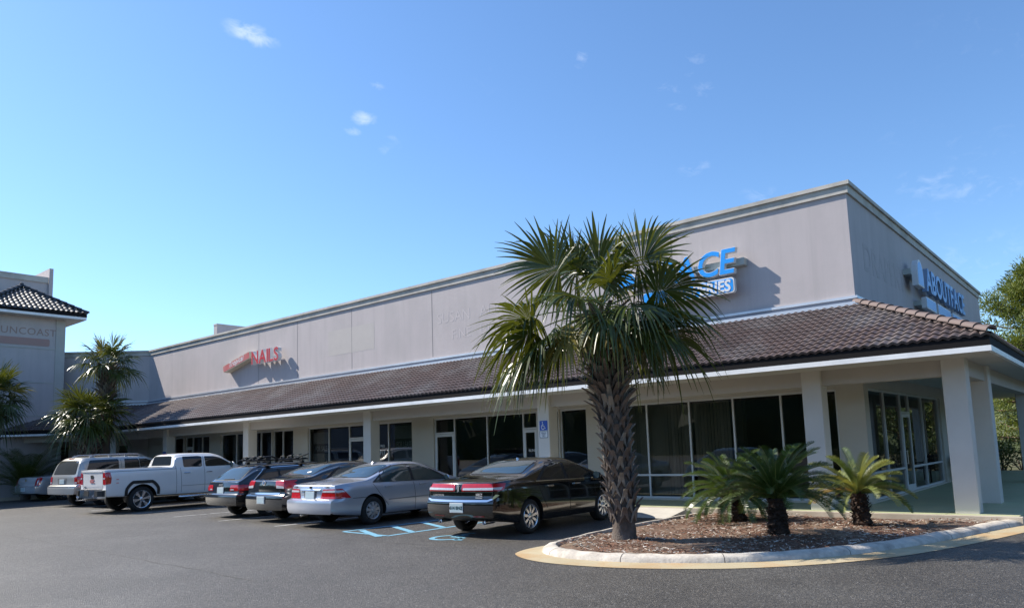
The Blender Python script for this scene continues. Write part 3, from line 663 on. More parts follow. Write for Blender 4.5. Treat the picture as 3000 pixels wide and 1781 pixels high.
def rpoly(pts, r=0.03, n=4):
    """round the corners of a 2-D polygon"""
    out = []; k = len(pts)
    for i in range(k):
        p = Vector(pts[i]); a = Vector(pts[i - 1]); b = Vector(pts[(i + 1) % k]); da = (a - p); db = (b - p)
        rr = min(r, da.length * 0.45, db.length * 0.45); q0 = p + da.normalized() * rr; q1 = p + db.normalized() * rr
        for j in range(n + 1):
            t = j / n; out.append((q0 * (1 - t) ** 2 + p * 2 * t * (1 - t) + q1 * t * t))
    return out
def resamp(pts, st, closed=True):
    out = []; k = len(pts)
    for i in range(k if closed else k - 1):
        a = Vector(pts[i]); b = Vector(pts[(i + 1) % k]); n = max(1, int((b - a).length / st))
        out += [a.lerp(b, j / n) for j in range(n)]
    if not closed: out.append(Vector(pts[-1]))
    return out

class Car:
    def __init__(c, name, label, cat, x, yaxle, yaw, L, Wd, top, belt, bot, rear, front, paintm, r_axle, wb, wr, tumble=0.42, wcut=0.06, nose_k=0.30, tail_k=0.10, group=None, cap=0.07, tail_len=0.55, fall=0.9, roof_drop=0.02, wells=True, scale=1.0):
        c.L, c.W = L, Wd
        c.root = thing(name, label, cat, (0, 0, 0), 0, group)
        c.root.location = (x + math.sin(yaw) * r_axle, yaxle - math.cos(yaw) * r_axle, 0); c.root.rotation_euler = (0, 0, yaw)
        c.top, c.belt, c.bot = pchip(*zip(*top)), pchip(*zip(*belt)), pchip(*zip(*bot))
        rz, fz = pchip(*zip(*rear)), pchip(*zip(*front))
        ys = sorted(set([0, 0.02, 0.05, 0.09] + list(np.arange(0.14, L - 0.14, 0.055)) + [L - 0.09, L - 0.05, L - 0.02, L]))
        def hw(y):
            w = Wd
            if y < tail_len: w *= 1 - tail_k * ((tail_len - y) / tail_len) ** 2.4
            if y > L - 0.9: w *= 1 - nose_k * ((y - L + 0.9) / 0.9) ** 2.6
            return w
        rings = []
        for y in ys:
            w = hw(y); zb, zs, zt = c.bot(y), c.belt(y), c.top(y); zs = min(zs, zt - 0.03); gh = zt - zs; h = zs - zb
            wb_ = w - 0.055; xr = wb_ - tumble * gh - 0.03
            ctl = [(0, zb + 0.02), (w - 0.16, zb + 0.02), (w - 0.045, zb + 0.01), (w - 0.012, zb + h * 0.14), (w, zb + h * 0.42), (w - 0.004, zb + h * 0.66), (w - 0.012, zb + h * 0.84), (wb_ + 0.022, zs - 0.035), (wb_, zs),
                   (wb_ - tumble * gh * 0.30, zs + gh * 0.33), (wb_ - tumble * gh * 0.68, zs + gh * 0.72), (xr - 0.02, zt - 0.10 * min(1, gh / 0.4)), (xr - 0.10, zt - 0.035 * min(1, gh / 0.2)), (xr * 0.62, zt - roof_drop * 0.5), (xr * 0.3, zt - 0.002), (0, zt)]
            for _ in range(2):
                q = [ctl[0]]
                for a, b in zip(ctl[:-1], ctl[1:]):
                    q.append((a[0] * .75 + b[0] * .25, a[1] * .75 + b[1] * .25)); q.append((a[0] * .25 + b[0] * .75, a[1] * .25 + b[1] * .75))
                q.append(ctl[-1]); ctl = q
            rings.append(ctl)
        def warp(x, y, z):
            f = max(0, 1 - y / fall) ** 1.6; g = max(0, 1 - (L - y) / 0.9) ** 1.6
            return (x, y + rz(z) * f - fz(z) * g, z)
        n = len(rings[0]); mb = MB()
        P = []
        for y, rg in zip(ys, rings):
            row = [warp(-x, y, z) for x, z in rg] + [warp(x, y, z) for x, z in rg[::-1][1:]]
            P.append(row)
        mb.grid(P)
        for y, rg, sg in ((0, rings[0], -1), (L, rings[-1], 1)):
            G = []
            for x, z in rg:
                row = []
                for k in range(13):
                    t = -1 + k / 6; px, py, pz = warp(x * t, y, z); row.append((px, py + sg * cap * (1 - t * t) * min(1, x / Wd * 1.1), pz))
                G.append(row)
            mb.grid(G)
        # closed body mesh
        bm = bmesh.new(); me = bpy.data.meshes.new('b'); me.from_pydata(mb.v, [], mb.f); bm.from_mesh(me)
        bmesh.ops.remove_doubles(bm, verts=bm.verts, dist=0.0012); bmesh.ops.dissolve_degenerate(bm, edges=bm.edges, dist=0.0005)
        # weld the underside seam
        bmesh.ops.holes_fill(bm, edges=[e for e in bm.edges if e.is_boundary], sides=0); bmesh.ops.recalc_face_normals(bm, faces=bm.faces); bm.to_mesh(me)
        c.bvh = BVHTree.FromBMesh(bm); bm.free()
        c.wheels = [(r_axle, wr), (r_axle + wb, wr)]
        body = bpy.data.objects.new('body', me); COL.objects.link(body)
        cut = MB()
        for ya, r in c.wheels:
            for sx in (-1, 1):
                prof = [(-0.34, 0.001), (-0.34, r + wcut), (0.3, r + wcut), (0.3, 0.001)]
                cut.lathe(prof, (sx * Wd, ya, r), (sx, 0, 0), 36)
        co = cut.build('cut', blackp, recalc=True)
        md = body.modifiers.new('b', 'BOOLEAN'); md.operation = 'DIFFERENCE'; md.object = co; md.solver = 'EXACT'
        dg = bpy.context.evaluated_depsgraph_get(); nm = bpy.data.meshes.new_from_object(body.evaluated_get(dg)); nm.name = 'body'
        bpy.data.objects.remove(co); body.modifiers.clear(); body.data = nm; body.parent = c.root
        nm.materials.clear(); nm.materials.append(paintm); nm.materials.append(blackp)
        bm = bmesh.new(); bm.from_mesh(nm)
        for f in bm.faces:
            f.smooth = True; cc = f.calc_center_median(); f.material_index = 0
            for ya, r in c.wheels:
                if (Vector((cc.y - ya, cc.z - r))).length < r + wcut + 0.004 and Wd - 0.36 < abs(cc.x) < Wd - 0.01: 
                    if abs(f.normal.x) < 0.5 or abs(cc.x) < Wd - 0.30: f.material_index = 1
            if f.normal.z < -0.7 and cc.z < 0.5: f.material_index = 1
        for e in bm.edges:
            if len(e.link_faces) == 2 and (e.calc_face_angle(0) > R_(38) or e.link_faces[0].material_index != e.link_faces[1].material_index): e.smooth = False
        bm.to_mesh(nm); bm.free(); c.body = body
    def hit(c, o, d):
        h = c.bvh.ray_cast(Vector(o), Vector(d)); 
        return (h[0], h[1]) if h[0] is not None else (None, None)
    def proj(c, mode, u, v):
        if mode in 'RL':
            s_ = 1 if mode == 'R' else -1; h, n = c.hit((3 * s_, u, v), (-s_, 0, 0))
            if h is not None and u < 0.6 and abs(h.x) < c.W * 0.78: return (None, None)
            return (h, n)
        if mode == 'B': return c.hit((u, -3, v), (0, 1, 0))
        if mode == 'F': return c.hit((u, c.L + 3, v), (0, -1, 0))
        return c.hit((u, v, 4), (0, 0, -1))
    def patch(c, mode, poly, eps=0.006, r=0.03, mb=None, mi=0, rings=7):
        mb = mb or MB(); pts = resamp(rpoly(poly, r), 0.04); cen = Vector((0, 0))
        for p in pts: cen += p
        cen /= len(pts); vs, fs, last = [], [], []
        for k in range(rings + 1):
            s = 1 - k / rings; row = []
            for p in pts:
                q = cen + (p - cen) * s; h, nn = c.proj(mode, q.x, q.y)
                if h is None: row.append(None); continue
                if nn.dot({'R': Vector((1, 0, 0)), 'L': Vector((-1, 0, 0)), 'B': Vector((0, -1, 0)), 'F': Vector((0, 1, 0)), 'T': Vector((0, 0, 1))}[mode]) < 0: nn = -nn
                vs.append(h + nn * eps); row.append(len(vs) - 1)
            if last:
                m_ = len(pts)
                for i in range(m_):
                    a, b, d, e = last[i], last[(i + 1) % m_], row[(i + 1) % m_], row[i]
                    if None not in (a, b, d, e): fs.append((a, b, d, e))
            last = row
        mb.add(vs, fs, mi); return mb
    def ribbon(c, mode, pts, w, eps=0.005, mb=None, mi=0):
        mb = mb or MB(); P = resamp(pts, 0.05, False); L_, R2 = [], []
        for i, p in enumerate(P):
            d = (P[min(i + 1, len(P) - 1)] - P[max(i - 1, 0)]).normalized(); nn = Vector((-d.y, d.x)) * w / 2; pr = []
            for q in (p - nn, p + nn):
                h, n3 = c.proj(mode, q.x, q.y)
                if h is not None:
                    if n3.dot({'R': Vector((1, 0, 0)), 'L': Vector((-1, 0, 0)), 'B': Vector((0, -1, 0)), 'F': Vector((0, 1, 0)), 'T': Vector((0, 0, 1))}[mode]) < 0: n3 = -n3
                    pr.append(h + n3 * eps)
            if len(pr) == 2: L_.append(pr)
        if len(L_) > 1: mb.grid(L_, mi)
        return mb
    def rod(c, mode, pts, r, off, mb=None, mi=0, n=8):
        mb = mb or MB(); P = []
        for p in resamp(pts, 0.05, False):
            h, nn = c.proj(mode, p.x, p.y)
            if h is not None:
                o_ = {'R': Vector((1, 0, 0)), 'L': Vector((-1, 0, 0)), 'B': Vector((0, -1, 0)), 'F': Vector((0, 1, 0)), 'T': Vector((0, 0, 1))}[mode]
                P.append(h + o_ * off)
        mb.tube(P, r, n, mi); return mb
    def part(c, mb, name, m_, smooth=True, parent=None): return mb.build(name, m_, parent or c.root, smooth=smooth, sharp=40)
    def both(c, poly, fn):
        fn('R', poly); fn('L', poly)
    def plate(c, z, txt, w=0.305, h=0.155, x=0.0, frame=platew):
        p, nn = c.proj('B', x, z); nn = nn if nn.y < 0 else -nn; nn = Vector((0, nn.y, nn.z)).normalized()
        ex = Vector((1, 0, 0)); ey = nn.cross(ex); mb = MB(); o = p + nn * 0.012
        mb.obox(o, ex * (w / 2 + 0.012), ey * (h / 2 + 0.012), nn * 0.006, 0); mb.obox(o + nn * 0.008, ex * w / 2, ey * h / 2 * 0.98, nn * 0.001, 1)
        pl = mb.build('licence_plate', [frame, platem], c.root); mt_ = MB()
        if not txt: return
        place_text(mt_, txt, 0.085, o + nn * 0.012 - ey * 0.032, ex, ey, 0.0, 0.004); mt_.build('lettering', plate_t, pl)
    def wheel(c, style, rimr, tyre_w=0.22, inset=0.03, rimm=None):
        rimm = rimm or alloy
        for ya, r in c.wheels:
            for sx in (1, -1):
                X = sx * (c.W - inset); ax = Vector((sx, 0, 0)); ctr = Vector((X, ya, r)); mb = MB(); t = tyre_w
                mb.lathe([(-t, rimr), (-t, r - 0.03), (-t + 0.02, r - 0.008), (-t + 0.05, r), (-0.05, r), (-0.02, r - 0.008), (0.0, r - 0.035), (0.006, (r + rimr) / 2), (0.0, rimr + 0.012), (-0.015, rimr), (-0.1, rimr - 0.012)], ctr, ax, 40)
                w = mb.build('wheel', rubber, c.root, smooth=True, sharp=50)
                mr = MB(); mr.lathe([(-0.006, rimr + 0.006), (0.003, rimr), (-0.004, rimr - 0.016), (-0.03, rimr - 0.024), (-0.12, rimr - 0.035)], ctr, ax, 40)
                ns, wi, wo_, dish = style[:4]; tw = style[4] if len(style) > 4 else 0
                a = Vector((0, 1, 0)); b = Vector((0, 0, 1))
                for k in range(ns):
                    angs = [2 * math.pi * k / ns + 0.2]
                    if tw: angs = [angs[0] - tw, angs[0] + tw]
                    for ang in angs:
                        am = 2 * math.pi * k / ns + 0.2
                        d0 = a * math.cos(am) + b * math.sin(am); d1 = a * math.cos(ang) + b * math.sin(ang); s0 = -a * math.sin(am) + b * math.cos(am); s1 = -a * math.sin(ang) + b * math.cos(ang)
                        r0, r1 = 0.03, rimr - 0.008
                        A = ctr + d0 * r0 + ax * (-dish); B = ctr + d1 * r1 + ax * (-0.012); C_ = ctr + (d0 * 0.6 + d1 * 0.4) * (r0 * 0.45 + r1 * 0.55) + ax * (-dish * 0.35)
                        rows = []
                        for pt, wd, ss in ((A, wi, s0), (C_, (wi + wo_) / 2, s1), (B, wo_, s1)):
                            rows.append([pt - ss * wd - ax * 0.03, pt - ss * wd * 0.92, pt + ss * wd * 0.92, pt + ss * wd - ax * 0.03])
                        mr.grid(rows)
                mr.lathe([(-dish - 0.02, 0.075), (-dish + 0.012, 0.068), (-dish + 0.02, 0.04), (-dish + 0.024, 0.0)], ctr, ax, 20)
                rim = mr.build('rim', rimm, w, smooth=True, sharp=35)
                mbk = MB(); mbk.lathe([(-0.075, 0.0), (-0.075, rimr - 0.03)], ctr, ax, 28); mbk.lathe([(-0.06, 0.05), (-0.06, rimr * 0.72)], ctr, ax, 28)
                mbk.build('brake_disc', mat('brake', (0.035, 0.035, 0.036), 0.6), w)
    def mirror(c, y, z, m_, size=0.1):
        for mode, sx in (('R', 1), ('L', -1)):
            h, nn = c.proj(mode, y, z)
            if h is None: continue
            mb = MB(); ctr = h + Vector((sx * 0.13, 0.02, 0.03)); rows = []
            for i in range(9):
                ph = math.pi * i / 8; row = []
                for k in range(13):
                    th = 2 * math.pi * k / 12; row.append(ctr + Vector((sx * size * 1.0 * math.sin(ph) * math.cos(th), -0.06 * math.cos(ph) * 1.2 if ph > math.pi / 2 else -0.03 * math.cos(ph), size * 0.72 * math.sin(ph) * math.sin(th))))
                rows.append(row)
            mb.grid(rows); mb.obox(h + Vector((sx * 0.03, 0.03, 0.01)), (0.06, 0, 0), (0, 0.025, 0), (0, 0, 0.018)); mo = mb.build('mirror', m_, c.root, smooth=True, sharp=60)
            g = MB(); g.lathe([(0.0, 0.0), (0.0, size * 0.8)], ctr + Vector((0, -0.035, 0)), (0, -1, 0), 16); g.build('mirror_glass', glass_r, mo)
    def handles(c, ys, z, m_, dz=0.0):
        for mode in ('R', 'L'):
            for y in ys: c.part(c.rod(mode, [(y - 0.11, z - dz), (y + 0.11, z + dz)], 0.017, 0.02), 'door_handle', m_)
    def gaps(c, lines, name='door_gap'):
        for mode in ('R', 'L'):
            mb = MB()
            for l in lines: c.ribbon(mode, l, 0.011, 0.003, mb)
            c.part(mb, name, gapm, False)
    def dlo(c, frame, panes, trim_pts=None, trim_m=None, gm=None, tw=0.02):
        for mode in ('R', 'L'):
            c.part(c.patch(mode, frame, 0.003, 0.05), 'window_surround', blackp)
            for p in panes: c.part(c.patch(mode, p, 0.007, 0.04), 'side_window', gm or glass_d)
            if trim_pts: c.part(c.ribbon(mode, trim_pts, tw, 0.009), 'window_trim', trim_m)
    def glasspane(c, mode, poly, name, m_, r=0.06, surround=True):
        cx = sum(p[0] for p in poly) / len(poly); cz = sum(p[1] for p in poly) / len(poly)
        if surround: c.part(c.patch(mode, [(cx + (p[0] - cx) * 1.03, cz + (p[1] - cz) * 1.07) for p in poly], 0.003, r), 'window_seal', blackp)
        c.part(c.patch(mode, poly, 0.007, r), name, m_)
    def lamps(c, rearpoly, sidepoly, name='tail_light', m_=None, eps=0.008, r=0.02):
        for sx, mode in ((1, 'R'), (-1, 'L')):
            mb = MB()
            if rearpoly: c.patch('B', [(x * sx, z) for x, z in rearpoly], eps, r, mb)
            if sidepoly: c.patch(mode, sidepoly, eps, r, mb)
            c.part(mb, name, m_ or redl)

# ---- 1. black sedan with full-width tail lamps (nearest)
black1 = paint('black_paint', (0.006, 0.006, 0.0065), 0.10)
K = Car('parked_sedan', 'glossy black sedan with wide red tail lamps and chrome wheels beside the palm island', 'car', -5.36, -6.60, R_(2.5), 4.82, 0.92,
        [(0, 1.035), (0.3, 1.065), (0.75, 1.10), (0.95, 1.125), (1.4, 1.29), (1.85, 1.405), (2.3, 1.445), (2.75, 1.435), (3.1, 1.36), (3.5, 1.2), (3.95, 1.0), (4.5, 0.87), (4.82, 0.72)],
        [(0, 0.985), (0.8, 1.01), (2, 0.985), (3.2, 0.94), (3.9, 0.91), (4.5, 0.80), (4.82, 0.62)],
        [(0, 0.36), (0.35, 0.27), (0.8, 0.22), (4.2, 0.2), (4.82, 0.3)],
        [(0.2, 0.12), (0.36, 0.05), (0.5, 0.0), (0.64, 0.0), (0.70, 0.02), (0.74, 0.05), (0.9, 0.06), (0.99, 0.08), (1.04, 0.12), (1.12, 0.2)], [(0.2, 0.1), (0.5, 0), (0.8, 0.15), (1.0, 0.3)], black1, 1.08, 2.728, 0.33)
rimc = mat('rim_chrome', (0.72, 0.74, 0.78), 0.24, metal=0.85)
K.wheel((9, 0.02, 0.030, 0.02), 0.228, rimm=rimc)
K.dlo([(1.30, 0.995), (1.72, 1.255), (2.0, 1.345), (2.4, 1.375), (2.75, 1.355), (3.1, 1.235), (3.66, 0.99), (3.5, 0.955), (2.4, 0.975)],
      [[(1.44, 1.01), (1.76, 1.215), (2.02, 1.31), (2.34, 1.345), (2.35, 0.995)], [(2.47, 0.992), (2.46, 1.345), (2.75, 1.325), (3.06, 1.21), (3.52, 0.985)]], [(1.28, 0.985), (2.4, 0.965), (3.6, 0.95)], chrome, glass_d, 0.016)
K.glasspane('B', [(-0.66, 1.145), (0.66, 1.145), (0.53, 1.375), (-0.53, 1.375)], 'rear_window', glass_r)
K.glasspane('F', [(-0.64, 1.04), (0.64, 1.04), (0.52, 1.33), (-0.52, 1.33)], 'windscreen', glass_d)
K.lamps([(0.085, 0.865), (0.085, 0.985), (0.12, 1.0), (0.84, 1.0), (0.86, 0.865)], [(0.05, 0.87), (0.08, 1.0), (0.36, 1.0), (0.26, 0.88)])
K.lamps([(0.115, 0.882), (0.12, 0.922), (0.80, 0.93), (0.80, 0.885)], [(0.06, 0.888), (0.06, 0.93), (0.25, 0.932), (0.2, 0.89)], 'reversing_light', clearl, 0.014, 0.01)
K.part(K.ribbon('B', [(-0.80, 0.853), (0.80, 0.853)], 0.014, 0.01), 'lamp_trim', chrome)
K.part(K.ribbon('B', [(-0.84, 0.80), (-0.80, 0.72), (-0.70, 0.69), (0, 0.683), (0.70, 0.69), (0.80, 0.72), (0.845, 0.80)], 0.034, 0.012), 'bumper_trim', chrome)
mb = MB(); h_, n_ = K.proj('B', 0, 0.925)
mb.prism([(-0.022, -0.06), (0.022, -0.06), (0.026, 0), (0.022, 0.06), (0, 0.078), (-0.022, 0.06), (-0.026, 0), (0, -0.078)][::1], lambda u, v, d: (u, h_.y - 0.01 - d, 0.925 + v), 0.0, 0.012)
mb.build('emblem', chrome, K.root)
mb = MB()
h_, n_ = K.proj('B', -0.5, 0.79); place_text(mb, 'LINCOLN', 0.052, (-0.52, h_.y - 0.012, 0.775), (1, 0, 0), (0, 0, 1), 0.002, 0.002, spacing=1.3)
mb.build('badge', chrome, K.root); mb = MB()
h_, n_ = K.proj('B', 0.5, 0.79); place_text(mb, 'MKZ', 0.075, (0.5, h_.y - 0.012, 0.775), (1, 0, 0), (0, 0, 1), 0.002, 0.003); mb.box(0.41, 0.58, h_.y - 0.016, h_.y - 0.006, 0.738, 0.757)
mb.build('badge', chrome, K.root)
K.plate(0.565, '614 BNZ')
K.lamps([(0.36, 0.395), (0.36, 0.42), (0.62, 0.425), (0.62, 0.40)], None, 'reflector', redd, 0.006, 0.006)
K.part(K.ribbon('B', [(-0.86, 0.36), (0.86, 0.36)], 0.06, 0.004), 'valance', mat('valance', (0.02, 0.024, 0.027), 0.55))
for sx in (-1, 1):
    mb = MB(); mb.tube([(sx * 0.55, 0.35, 0.30), (sx * 0.55, 0.06, 0.295)], 0.042, 14, cap=False); mb.tube([(sx * 0.55, 0.35, 0.30), (sx * 0.55, 0.075, 0.295)], 0.036, 14); mb.build('exhaust_pipe', chrome, K.root, smooth=True)
K.handles([1.72, 2.72], 0.875, chrome); K.mirror(3.42, 0.98, black1)
K.gaps([[(2.42, 0.97), (2.44, 0.6), (2.44, 0.28)], [(1.34, 0.95), (1.46, 0.7), (1.62, 0.45)], [(3.42, 0.93), (3.45, 0.6), (3.40, 0.3)]])
K.part(K.ribbon('R', [(1.55, 0.36), (3.4, 0.34)], 0.015, 0.006), 'sill_trim', blackp); K.part(K.ribbon('L', [(1.55, 0.36), (3.4, 0.34)], 0.015, 0.006), 'sill_trim', blackp)
K.part(K.ribbon('B', [(-0.77, 1.0), (-0.79, 0.85), (-0.76, 0.73)], 0.01, 0.003), 'boot_gap', gapm); K.part(K.ribbon('B', [(0.77, 1.0), (0.79, 0.85), (0.76, 0.73)], 0.01, 0.003), 'boot_gap', gapm)
mb = MB(); mb.lathe([(0, 0.03), (0.03, 0.022), (0.045, 0.0)], (0, 1.88, 1.408), (0, -0.4, 1), 12); mb.build('antenna', chrome, K.root, smooth=True)
mb = K.ribbon('R', [(3.62, 0.66), (3.66, 0.80)], 0.03, 0.01); K.part(mb, 'fender_badge', chrome)

# ---- 2. silver sedan
silver = paint('silver_paint', (0.44, 0.465, 0.53), 0.30, 0.5)
K = Car('parked_sedan', 'silver sedan with big wedge shaped red tail lamps next to the blue access aisle', 'car', -10.02, -6.63, R_(1.5), 4.98, 0.91,
        [(0, 0.965), (0.25, 0.995), (0.7, 1.025), (1.0, 1.055), (1.35, 1.18), (1.85, 1.365), (2.3, 1.425), (2.8, 1.42), (3.2, 1.34), (3.6, 1.18), (4.1, 0.97), (4.65, 0.86), (4.98, 0.7)],
        [(0, 0.92), (0.8, 0.945), (2, 0.93), (3.2, 0.905), (4.0, 0.88), (4.6, 0.78), (4.98, 0.6)],
        [(0, 0.30), (0.35, 0.26), (0.9, 0.21), (4.3, 0.2), (4.98, 0.3)],
        [(0.2, 0.10), (0.30, 0.03), (0.45, 0.0), (0.58, 0.0), (0.625, 0.02), (0.66, 0.13), (0.8, 0.14), (0.93, 0.155), (0.97, 0.19), (1.06, 0.26)], [(0.2, 0.1), (0.5, 0), (0.8, 0.15), (1.0, 0.3)], silver, 1.17, 2.91, 0.325, cap=0.08)
K.wheel((9, 0.03, 0.042, -0.01), 0.20, rimm=mat('wheel_cover', (0.45, 0.46, 0.48), 0.35, metal=0.7))
K.dlo([(1.16, 0.955), (1.62, 1.235), (1.95, 1.325), (2.4, 1.36), (2.8, 1.345), (3.15, 1.235), (3.78, 0.945), (3.6, 0.915), (2.5, 0.93)],
      [[(1.24, 0.965), (1.42, 1.08), (1.44, 0.955)], [(1.48, 0.955), (1.46, 1.11), (1.68, 1.225), (2.0, 1.305), (2.42, 1.33), (2.43, 0.945)], [(2.52, 0.942), (2.51, 1.33), (2.8, 1.315), (3.1, 1.215), (3.62, 0.955)]], [(1.14, 0.945), (2.5, 0.925), (3.7, 0.905)], silver, glass_t, 0.014)
K.glasspane('B', [(-0.68, 1.08), (0.68, 1.08), (0.545, 1.345), (-0.545, 1.345)], 'rear_window', glass_r)
K.glasspane('F', [(-0.64, 1.02), (0.64, 1.02), (0.53, 1.31), (-0.53, 1.31)], 'windscreen', glass_d)
K.lamps([(0.37, 0.655), (0.44, 0.865), (0.86, 0.87), (0.88, 0.655)], [(0.1, 0.655), (0.1, 0.87), (0.30, 0.868), (0.5, 0.66)])
K.lamps([(0.425, 0.795), (0.44, 0.835), (0.86, 0.838), (0.86, 0.79)], [(0.12, 0.79), (0.12, 0.838), (0.30, 0.835), (0.34, 0.80)], 'reversing_light', clearl, 0.014, 0.01)
K.part(K.rod('B', [(-0.36, 0.845), (0.36, 0.845)], 0.022, 0.012), 'boot_handle', chrome)
K.part(K.patch('B', [(-0.22, 0.655), (0.22, 0.655), (0.24, 0.82), (-0.24, 0.82)], 0.004, 0.03), 'plate_recess', mat('recess', (0.10, 0.105, 0.115), 0.5))
K.plate(0.735, '', frame=platew)
mb = MB(); h_, n_ = K.proj('B', 0, 0.91); mb.lathe([(0, 0.034), (0.012, 0.034), (0.012, 0.025), (0.0, 0.025)], (0, h_.y - 0.004, 0.91), (0, -1, 0), 20)
mb.obox((-0.009, h_.y - 0.01, 0.908), (0.004, 0, 0.0), (0, 0.004, 0), (0.006, 0, 0.025)); mb.obox((0.009, h_.y - 0.01, 0.908), (0.004, 0, 0), (0, 0.004, 0), (-0.006, 0, 0.025)); mb.build('emblem', mat('emblem_dark', (0.12, 0.12, 0.13), 0.3, metal=0.8), K.root)
mb = MB(); h_, n_ = K.proj('B', 0.55, 0.91); place_text(mb, '3.5RL', 0.05, (0.56, h_.y - 0.012, 0.895), (1, 0, 0), (0, 0, 1), 0.002, 0.002)
mb.build('badge', mat('badge_dark', (0.08, 0.08, 0.09), 0.3), K.root); mb = MB()
h_, n_ = K.proj('B', -0.6, 0.91); place_text(mb, 'ACURA', 0.045, (-0.6, h_.y - 0.014, 0.90), (1, 0, 0), (0, 0, 1), 0.002, 0.002); mb.build('badge', mat('badge_dark', (0.08, 0.08, 0.09), 0.3), K.root)
K.handles([1.62, 2.75], 0.855, silver); K.mirror(3.55, 0.94, chrome, 0.09)
K.gaps([[(2.47, 0.93), (2.5, 0.6), (2.5, 0.26)], [(1.18, 0.93), (1.32, 0.75), (1.62, 0.42)], [(3.55, 0.9), (3.6, 0.6), (3.55, 0.3)], [(0.55, 0.645), (0.95, 0.64)]])
for s_ in 'RL': K.part(K.ribbon(s_, [(1.62, 0.545), (3.9, 0.565)], 0.022, 0.006), 'side_moulding', mat('moulding', (0.16, 0.17, 0.19), 0.4))
for sx in (1, -1): K.part(K.ribbon('B', [(sx * 0.74, 0.97), (sx * 0.70, 0.89)], 0.01, 0.003), 'boot_gap', gapm)
mb = MB(); mb.prism([(-0.09, 0), (0.09, 0), (-0.06, 0.04)], lambda u, v, d: (d, 1.98 + u, 1.392 + v * 1.1 + u * 0.12), -0.02, 0.02); mb.build('antenna', silver, K.root)
mb = MB(); mb.tube([(-0.42, 0.3, 0.28), (-0.42, 0.1, 0.27)], 0.03, 12); mb.build('exhaust_pipe', chrome, K.root, smooth=True)

# ---- 3. black compact sedan
black2 = paint('black_blue_paint', (0.010, 0.0105, 0.012), 0.12)
def passat(name, label, x, y, yaw, full=True):
    K = Car(name, label, 'car', x, y, yaw, 4.77, 0.91,
        [(0, 1.06), (0.22, 1.085), (0.6, 1.10), (0.85, 1.13), (1.3, 1.30), (1.75, 1.42), (2.2, 1.465), (2.7, 1.455), (3.1, 1.37), (3.5, 1.2), (3.95, 1.0), (4.45, 0.88), (4.77, 0.72)],
        [(0, 1.0), (0.8, 1.01), (2, 0.985), (3.2, 0.945), (3.9, 0.91), (4.4, 0.80), (4.77, 0.62)],
        [(0, 0.30), (0.35, 0.26), (0.9, 0.21), (4.1, 0.2), (4.77, 0.3)],
        [(0.2, 0.10), (0.30, 0.03), (0.45, 0.0), (0.62, 0.0), (0.68, 0.025), (0.71, 0.08), (0.85, 0.085), (1.0, 0.10), (1.06, 0.14), (1.12, 0.22)], [(0.2, 0.1), (0.5, 0), (0.8, 0.15), (1.0, 0.3)], black2, 1.08, 2.71, 0.32)
    K.wheel((10, 0.018, 0.026, 0.0), 0.205)
    K.dlo([(1.22, 1.0), (1.62, 1.255), (1.95, 1.36), (2.35, 1.39), (2.75, 1.37), (3.1, 1.245), (3.68, 0.985), (3.5, 0.955), (2.4, 0.975)],
      [[(1.36, 1.01), (1.68, 1.225), (1.98, 1.325), (2.34, 1.355), (2.35, 0.99)], [(2.45, 0.988), (2.44, 1.355), (2.75, 1.335), (3.06, 1.225), (3.52, 0.985)]], [(1.2, 0.985), (2.4, 0.965), (3.6, 0.945)], chrome, glass_t, 0.014)
    K.glasspane('B', [(-0.66, 1.145), (0.66, 1.145), (0.53, 1.39), (-0.53, 1.39)], 'rear_window', glass_r)
    K.glasspane('F', [(-0.64, 1.05), (0.64, 1.05), (0.52, 1.34), (-0.52, 1.34)], 'windscreen', glass_d)
    K.lamps([(0.50, 0.865), (0.46, 1.035), (0.84, 1.04), (0.87, 0.84)], [(0.06, 0.84), (0.08, 1.04), (0.24, 1.04), (0.52, 0.84)])
    K.lamps([(0.52, 0.855), (0.51, 0.925), (0.78, 0.90), (0.80, 0.845)], None, 'reversing_light', clearl, 0.014, 0.02)
    K.part(K.ribbon('B', [(-0.66, 0.715), (0.66, 0.715)], 0.045, 0.012), 'bumper_trim', chrome)
    K.plate(0.565, '')
    mb = MB(); h_, n_ = K.proj('B', 0, 0.985); mb.lathe([(0, 0.062), (0.012, 0.062), (0.012, 0.05), (0, 0.05)], (0, h_.y - 0.006, 0.985), (0, -1, 0), 24)
    for a, b in (((-0.032, 0.035), (-0.012, -0.008)), ((-0.012, -0.008), (0, 0.015)), ((0, 0.015), (0.012, -0.008)), ((0.012, -0.008), (0.032, 0.035)), ((-0.04, 0.012), (-0.016, -0.04)), ((-0.016, -0.04), (0, -0.006)), ((0, -0.006), (0.016, -0.04)), ((0.016, -0.04), (0.04, 0.012))):
        mb.tube([(a[0], h_.y - 0.012, 0.985 + a[1]), (b[0], h_.y - 0.012, 0.985 + b[1])], 0.006, 5)
    mb.build('emblem', chrome, K.root)
    K.handles([1.72, 2.72], 0.89, black2); K.mirror(3.45, 0.98, black2)
    K.gaps([[(2.4, 0.97), (2.43, 0.6), (2.43, 0.28)], [(1.3, 0.95), (1.42, 0.72), (1.62, 0.45)], [(3.42, 0.93), (3.45, 0.6), (3.40, 0.3)]])
    for sx in (1, -1): K.part(K.ribbon('B', [(sx * 0.45, 1.05), (sx * 0.5, 0.86), (sx * 0.66, 0.80), (sx * 0.68, 0.72)], 0.01, 0.003), 'boot_gap', gapm)
    mb = MB(); mb.tube([(0, 1.95, 1.44), (0, 1.80, 1.60)], 0.006, 6); mb.lathe([(0, 0.025), (0.03, 0.015), (0.04, 0)], (0, 1.95, 1.44), (0, 0, 1), 10); mb.build('antenna', blackp, K.root)
    return K
